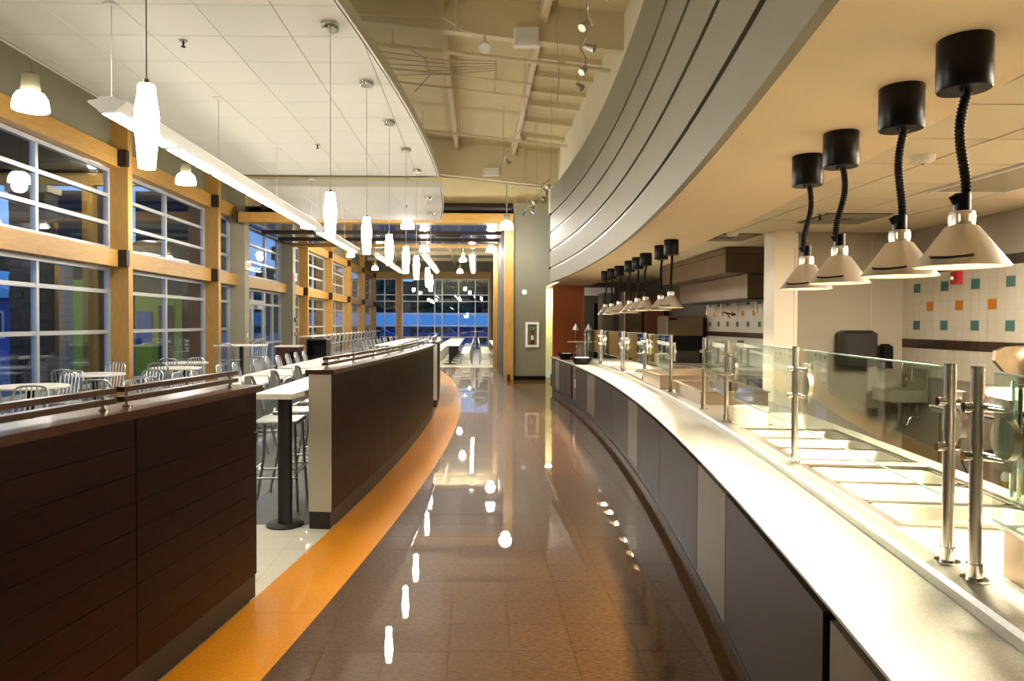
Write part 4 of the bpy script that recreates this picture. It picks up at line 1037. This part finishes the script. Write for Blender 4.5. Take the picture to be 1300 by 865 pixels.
# ------------------------------------------------------------------ furniture
def make_seat(name, label, cat, sh, top, group, stool):
    t = thing(name,label,cat,(0,0,-50),0,group)
    w = .19; m = 'alu_chair'
    s = MB(); n = 10; d0, d1 = -.2, .2
    for k in range(n): pass
    b = MB().chbox(-w-.01,w+.01,-.19,.2,sh-.025,sh,.012); b.build('seat',m,t)
    for sx in (-1,1):
        MB().tube([(sx*.165,.165,sh-.02),(sx*.175,.18,sh*.5),(sx*(.195 if not stool else .215),.2,0)],.0125,8).build('leg',m,t)
        MB().tube([(sx*.165,-.165,sh-.02),(sx*.175,-.18,sh*.5),(sx*(.19 if not stool else .21),-.245,0)],.0125,8).build('leg',m,t)
    h = top-sh; yb = lambda z: -.175-.10*(z-sh)/h
    pts = [(-.165,-.165,sh-.03)]+[(-.165-.01*u,yb(sh+h*u),sh+h*u) for u in (.25,.5,.72)]+[(-.168,yb(sh+h*.86),sh+h*.86),(-.14,yb(sh+h*.96),sh+h*.96),(-.09,yb(top)-.012,top),(0,yb(top)-.018,top+.004)]
    pts = pts+[(-x,y,z) for x,y,z in reversed(pts[:-1])]
    MB().tube(pts,.0145,8).build('back_frame',m,t)
    for k in range(5):
        x = -.105+k*.0525
        MB().tube([(x,-.17,sh-.01),(x*1.02,yb(sh+h*.5)-.012,sh+h*.5),(x,yb(top)-.012,top-.005)],.0095,6).build('slat',m,t)
    zf = sh*.36 if stool else sh*.45
    fr = lambda sx, sy, z: (sx*(.175+.03*(1-z/sh)), sy*(.175+.04*(1-z/sh)), z)
    for a_,b_ in (((-1,1),(-1,-1)),((1,1),(1,-1))): MB().tube([fr(*a_,zf),fr(*b_,zf)],.009,6).build('stretcher',m,t)
    MB().tube([fr(-1,1,zf+.05),fr(1,1,zf+.05)],.009,6).build('stretcher',m,t)
    if stool: MB().tube([fr(-1,-1,zf+.05),fr(1,-1,zf+.05)],.009,6).build('stretcher',m,t)
    return t
chair0 = make_seat('dining_chair','x','chair',.455,.87,'dining chairs',False)
stool0 = make_seat('bar_stool','x','stool',.76,1.12,'bar stools',True)
used = {}
def put(p, x, y, rz_, label, group):
    if p.name not in used:
        used[p.name] = 1; p.location = (x,y,0); p.rotation_euler = (0,0,rz_); p['label'] = label; p['group'] = group; return p
    return dup(p,(x,y,0),rz_,label,group)
FX, BX, AW, TO = -PI/2, PI/2, 0, PI      # facing +X, -X, away (+Y), towards the camera
def table(x, y, sx, sy, h, label, round_=False, group='dining tables', high=False):
    t = thing('bar_table' if high else 'dining_table',label,'table',(x,y,0),0,group)
    m = MB()
    if round_: m.lathe([(0,h-.028),(sx/2-.01,h-.028),(sx/2,h-.024),(sx/2,h-.004),(sx/2-.004,h),(0,h)],36)
    else: m.chbox(-sx/2,sx/2,-sy/2,sy/2,h-.03,h,.004)
    m.build('table_top','white_lam',t)
    for yy in ([0] if (round_ or sy < 1.6) else (-sy/3,sy/3)):
        MB().cyl((0,yy,.03),(0,yy,h-.03),.045,n=14).build('pedestal','matte_black',t)
        MB().lathe([(0,.0),(.27,0),(.27,.012),(.06,.035),(0,.035)],20,(0,yy,0)).build('base_disc','matte_black',t)
    return t
# round tables along the window wall, one chair before and one behind each
RT = [(-5.88,9.3),(-6.2,11.45),(-5.6,13.1),(-6.1,14.75)]
for k,(x,y) in enumerate(RT):
    table(x,y,.9,.9,.745,'white round table by the window wall, %s from the camera' % ORD[k],True,'round window tables')
    put(chair0,x+.05,y-(.72 if k != 2 else .62),.06,'aluminium slat chair on the near side of the %s round window table' % ORD[k],'chairs at the round window tables')
    if k not in (3,): put(chair0,x-.03-(.15 if k == 1 else 0),y+.72,PI-.05,'aluminium slat chair on the far side of the %s round window table' % ORD[k],'chairs at the round window tables')
for k,(x,y) in enumerate(((-4.7,6.6),(-4.9,7.6),(-4.75,9.0),(-4.85,10.2))):
    put(chair0,x,y,(.3,-2.9,.1,3.0)[k],'loose aluminium slat chair in the aisle left of the long tables, %s from the camera' % ORD[k],'loose dining chairs')
table(-5.45,16.3,1.0,.8,1.07,'white topped high table beside the timber post',False,'high tables',True)
put(stool0,-5.5,15.62,0,'aluminium bar stool on the near side of the high table','stools at the high table')
put(stool0,-5.3,16.98,PI,'aluminium bar stool on the far side of the high table','stools at the high table')
# long run of rectangular tables in the middle of the room
RUN = [(8.3,9.5),(9.65,10.95),(11.3,12.7),(13.2,14.6),(14.7,16.1),(16.2,17.6)]
for k,(a,b) in enumerate(RUN):
    table(-3.36,(a+b)/2,.76,b-a,.745,'white rectangular table of the middle row, %s from the camera' % ORD[k],False,'middle row tables')
    for q,yy in enumerate((a+.32,b-.32)):
        put(chair0,-3.98,yy,FX,'aluminium chair on the left of the middle row, %s chair of its %s table' % (('nearer','farther')[q],ORD[k]),'chairs left of the middle row')
        put(chair0,-2.74,yy,BX,'aluminium chair on the right of the middle row, %s chair of its %s table' % (('nearer','farther')[q],ORD[k]),'chairs right of the middle row')
# bar ledge behind the long divider
lg = thing('bar_ledge','white bar ledge on a black post behind the long divider','table',(-1.5,6.0,0))
slab_between(lambda y: -1.63-.0*y, lambda y: off(px,y,-.21)[0], 5.15, 5.95, 1.03, 1.07, 6).build('ledge_top','white_lam',lg,**W)
m_ = slab_between(lambda y: -1.63, lambda y: off(px,y,-.21)[0], 5.95, 11.4, 1.03, 1.07, 16); m_.build('ledge_top','white_lam',lg,**W)
for y in (5.5,8.3,11.0):
    x = -1.50 if y < 6 else -1.42
    MB().cyl((x,y,.02),(x,y,1.03),.055,n=20).build('post','matte_black',lg,**W); MB().lathe([(0,0),(.14,0),(.145,.01),(.13,.022),(0,.024)],24,(x,y,0)).build('base_disc','matte_black',lg,**W)
for k,y in enumerate((6.12,6.8,7.6,8.9,9.6,10.3)):
    put(stool0,-1.72+.02*k,y,FX+.05,'aluminium bar stool tucked under the white ledge, %s from the camera' % ORD[k],'stools at the bar ledge')
# tray station
ts = thing('waste_station','brown waste cabinet with a cream top in front of the doors','cabinet',(-5.05,19.2,0))
MB().box(-.35,.25,-.3,.3,.06,.92).build('body','capwood',ts); MB().box(-.38,.28,-.33,.33,.92,.96).build('counter_top','offwhite',ts); MB().box(-.33,.23,-.28,.28,0,.06).build('plinth','black',ts)
MB().box(.0,.2,-.303,-.3,.6,.8).build('waste_flap','black',ts)
tb = thing('tray_cart','black tray return cart beside the brown waste cabinet','cart',(-4.4,19.6,0))
MB().box(-.27,-.24,-.3,.3,.1,1.08).box(.24,.27,-.3,.3,.1,1.08).box(-.24,.24,.27,.3,.1,1.08).build('frame','black',tb)
MB().chbox(-.28,.28,-.31,.31,1.08,1.13,.02).build('top','black',tb); MB().box(-.24,.24,-.28,.27,.62,.66).build('shelf','black',tb); MB().box(-.24,.24,-.29,.27,.1,.6).build('lower_box','black',tb)
for x in (-.24,.24):
    for y in (-.27,.27): MB().cyl((x-.015,y,.05),(x+.015,y,.05),.05,n=12).build('caster','black',tb)
# far dining room
wb = thing('window_bar','long white window bar on black posts in the far room','table',(-6.38,35,0))
MB().box(-6.62,-6.15,26.2,45.5,1.03,1.07).build('bar_top','white_lam',wb,**W)
for k in range(7): MB().cyl((-6.3,26.6+3.1*k,0),(-6.3,26.6+3.1*k,1.03),.05,n=12).build('post','matte_black',wb,**W)
for k in range(15):
    put(stool0,-5.92,26.5+k*.92,BX,'aluminium bar stool at the far window bar, %s from the near end' % ORD[k],'stools at the window bar')
def far_run(xc, w, ys, name, left, right, cap=99):
    for k,(a,b) in enumerate(ys):
        table(xc,(a+b)/2,w,b-a,.745,'white table of the %s, %s from the camera' % (name,ORD[k]),False,name+' tables')
        for q,yy in enumerate((a+.4,b-.4)):
            if left: put(chair0,xc-w/2-.24,yy,FX,'aluminium chair left of the %s, %s chair of its %s table' % (name,('nearer','farther')[q],ORD[k]),'chairs left of the '+name)
            if right: put(chair0,xc+w/2+.24,yy,BX,'aluminium chair right of the %s, %s chair of its %s table' % (name,('nearer','farther')[q],ORD[k]),'chairs right of the '+name)
YS = [(26.3,27.9),(28.3,29.9),(30.3,31.9),(32.3,33.9),(34.6,36.2),(37.0,38.6)]
far_run(-1.02,.74,YS,'central far row',True,True)
far_run(-3.45,.74,YS,'left far row',True,True)
far_run(.86,.5,YS[:4],'right wall row',True,False)
table(.05,42.5,.8,.8,1.07,'small high table in front of the far glazed wall',True,'high tables',True)

# ------------------------------------------------------------------ outdoors
tag(MB().box(-60,-7.3,-30,110,-.3,-.1).box(-7.3,60,47.4,110,-.3,-.1).build('ground','lawn'),'blue grey evening lawn beyond the windows','ground')['kind'] = 'structure'
tag(MB().box(-12.5,-7.3,-2,48,-.1,-.03).build('patio','paving'),'grey paved patio beyond the windows','patio')['kind'] = 'structure'
cn = thing('patio_canopy','dark flat canopy over the patio outside the upper windows','canopy',(-9.3,18,0))
MB().box(-12.2,-7.3,9.5,19,5.35,5.6).build('roof_slab','canopy',cn,**W)
MB().box(-12.3,-12.2,9.4,19.05,5.2,5.65).build('fascia','canopy',cn,**W)
for y in (12,18):
    MB().box(-12.1,-7.4,y-.08,y+.08,5.05,5.35).build('timber_rafter','glulam_x',cn,**W)
    MB().box(-9.98,-9.72,y-.12,y+.12,-.03,5.05).build('timber_post','glulam',cn,**W)
def stones(root, x0, x1, y0, y1, z0, z1, face_y=True):
    R = random.Random(3); z = z0
    while z < z1-.02:
        h = R.choice((.1,.14,.18)); h = min(h, z1-z); x = x0
        while x < x1-.01:
            w = min(R.uniform(.22,.5), x1-x)
            if x1-x-w < .1: w = x1-x
            d = R.uniform(0,.035); MB().box(x+.004,x+w-.004,y0-d,y1,z+.004,z+h-.004).build('ledge_stone','stone',root,**W)
            x += w
        z += h
sp = thing('stone_pillar','dark stacked stone pillar outside the first window bay','pillar',(-10.4,16.6,0))
MB().box(-10.85,-10.0,16.45,16.9,-.03,4.6).build('core','canopy',sp,**W); stones(sp,-10.85,-10.0,16.42,16.5,-.03,4.6)
MB().box(-10.92,-9.94,16.38,16.95,4.6,4.75).build('cap_stone','block',sp,**W)
wg = thing('building_wing','neighbouring wing with beige block and a lime green strip outside the first bay','building',(-12.9,22.5,0))
MB().box(-13.7,-11.95,22.2,24,-.03,5.7).build('walls','canopy',wg,**W)
for j in range(17):
    z = -.03+j*.2
    for i in range(4):
        x = -13.7+i*.42-(.2 if j%2 else 0); p, q = max(x,-13.7), min(x+.42,-12.65)
        if q-p > .05: MB().box(p+.004,q-.004,22.14,22.2,z+.004,z+.196).build('block','block',wg,**W)
MB().box(-12.65,-11.9,22.13,22.2,-.03,2.9).build('lime_wall','lime',wg,**W)
MB().box(-12.2,-11.9,22.08,22.13,-.03,2.2).build('door','browndoor',wg,**W)
w2 = thing('lime_pavilion','lime green pavilion with a brown door outside the second window bay','building',(-10,22.5,0))
MB().box(-10.75,-8.7,22.25,24,-.03,5.7).build('walls','canopy',w2,**W)
MB().box(-10.75,-9.3,22.2,22.25,-.03,2.45).build('lime_wall','lime',w2,**W)
d_ = MB().box(-10.0,-9.55,22.15,22.2,-.03,2.1).build('door','browndoor',w2,**W); MB().cyl((-9.65,22.12,1.0),(-9.65,22.15,1.0),.03,n=8).build('door_handle','steel',d_,**W)
MB().box(-10.7,-10.2,22.15,22.2,.9,1.9).build('window','siding',w2,**W)
for q,(x,y) in enumerate(((-11.4,14.0),(-9.2,17.0))):  # unseen lamps added under the canopy to light the outdoor walls
    l_ = thing('added_canopy_light','round light added under the canopy outside the %s window bay' % ('first','second')[q],'lamp',(x,y,5.29)); MB().lathe([(0,0),(.12,0),(.14,.05),(0,.05)],16).build('diffuser','troffer',l_)
    lamp('added_canopy_bulb','POINT',(0,0,-.1),14,(1,.88,.66),l_,.1)
hs = thing('house','blue lit house with a gabled roof beyond the patio','house',(-22,30,0))
MB().box(-26,-17.7,28,34,-.1,2.6).build('walls','siding',hs,**W)
MB().prism([(-26.6,2.5),(-17.1,2.5),(-21.8,3.9)],'y',27.4,34.6).build('roof','roofing',hs,**W)
for x in (-24.5,-21.8,-19.6): f_ = MB().box(x,x+.9,27.93,28,.9,2.0).build('window','white',hs,**W); MB().box(x+.08,x+.82,27.9,27.93,.98,1.92).build('pane','smoke',f_,**W) if False else MB().box(.08,.82,-.03,0,.08,1.02).build('pane','smoke',f_,loc=(x-root_loc(hs)[0],27.93-root_loc(hs)[1],.9))
pt = thing('patio_table','blue plastic patio table outside the first window bay','table',(-11.2,13.2,-.03))
MB().cyl((0,0,.68),(0,0,.72),.7,n=24).build('table_top','bluepl',pt); MB().cyl((0,0,0),(0,0,.68),.06,n=12).build('pedestal','bluepl',pt); MB().cyl((.0,0,.0),(0,0,.04),.35,n=16).build('base','bluepl',pt)
sw = thing('play_slide','blue leaning slide outside at the left edge of the photo','slide',(-14.2,15.5,-.1))
MB().prism([(-.9,2.1),(-.75,2.1),(.9,.1),(.7,.1)],'y',-.25,.25).build('chute','bluepl',sw); MB().cyl((-.85,0,0),(-.85,0,2.1),.06,n=10).build('post','bluepl',sw)
def tree(x, y, h, r, label, m, seed, group='trees beyond the windows'):
    R = random.Random(seed); t = thing('tree',label,'tree',(x,y,-.1),0,group)
    MB().tube([(0,0,0),(.05*h/4,.02,h*.3),(.02,0,h*.55)],[.09*h/4,.07*h/4,.04*h/4],8).build('trunk','bark',t)
    f = MB()
    for k in range(64):
        a = R.uniform(0,6.28); u = R.uniform(.0,1); rr = r*(1-.6*u)*R.uniform(.2,1)
        f.ico((rr*math.cos(a),rr*math.sin(a),h*(.14+.84*u)),r*R.uniform(.26,.45),1,(1,1,.75),.18)
    f.build('crown',m,t)
TX = [(-29,44,6.5,2.2),(-24.0,40,5.5,2.0),(-33,33,10,3.5),(-16,40,9,3),(-21,48,10,3),(-13.5,55,9,3)]
for k,(x,y,h,r) in enumerate(TX): tree(x,y,h,r,'dark tree outside the left windows, %s from the camera' % ORD[k],'leaf2' if k%2 else 'leaf',k)
for k in range(13):
    tree(-25+k*3.6+((k*37)%5)*.1,84+(k%2)*7.5,8.0+((k*29)%5)*.35,2.0,'dark tree of the line beyond the far windows, %s from the left' % ORD[k],'leaf' if k%3 else 'leaf2',20+k,'tree line beyond the far windows')
hs = thing('long_shed','low building with a pale blue roof beyond the far windows','building',(-3,66,0))
MB().box(-17,10,66,74,-.1,1.3).build('walls','siding',hs,**W)
MB().prism([(65.2,1.2),(74.8,1.2),(72,2.6)],'x',-17.6,10.6).build('roof','roofing',hs,**W)
for k in range(8): MB().box(-15.5+k*3.1,-14.3+k*3.1,65.93,66,.2,1.0).build('window','smoke',hs,**W)
for k,x in enumerate((-8.5,-3.0,1.8)):
    cr = thing('car','parked car beyond the far windows, %s' % ('leftmost','middle one','rightmost')[k],'car',(x,58,-.1),0,'parked cars')
    MB().prism([(-2.1,.3),(2.1,.3),(2.1,.75),(1.3,.85),(.7,1.35),(-.9,1.35),(-1.6,.85),(-2.1,.8)],'y',-.8,.8).build('body','siding',cr)
    MB().prism([(-1.35,.88),(1.1,.88),(.6,1.28),(-.85,1.28)],'y',-.81,.81).build('windows','smoke',cr)
    for xx in (-1.3,1.3):
        for yy in (-.75,.75): MB().cyl((xx,yy-.1,.3),(xx,yy+.1,.3),.31,n=16).build('wheel','black',cr)

R9 = random.Random(9); m = MB(); pts = [(-60+k*3.0, 8.2+R9.uniform(0,1.4)) for k in range(41)]
m.prism([(-60,-.3)]+pts+[(60,-.3)],'y',118,124)
o = m.build('wooded_ridge','leaf'); o['kind'] = 'structure'; o['label'] = 'dark wooded ridge far behind the tree line'
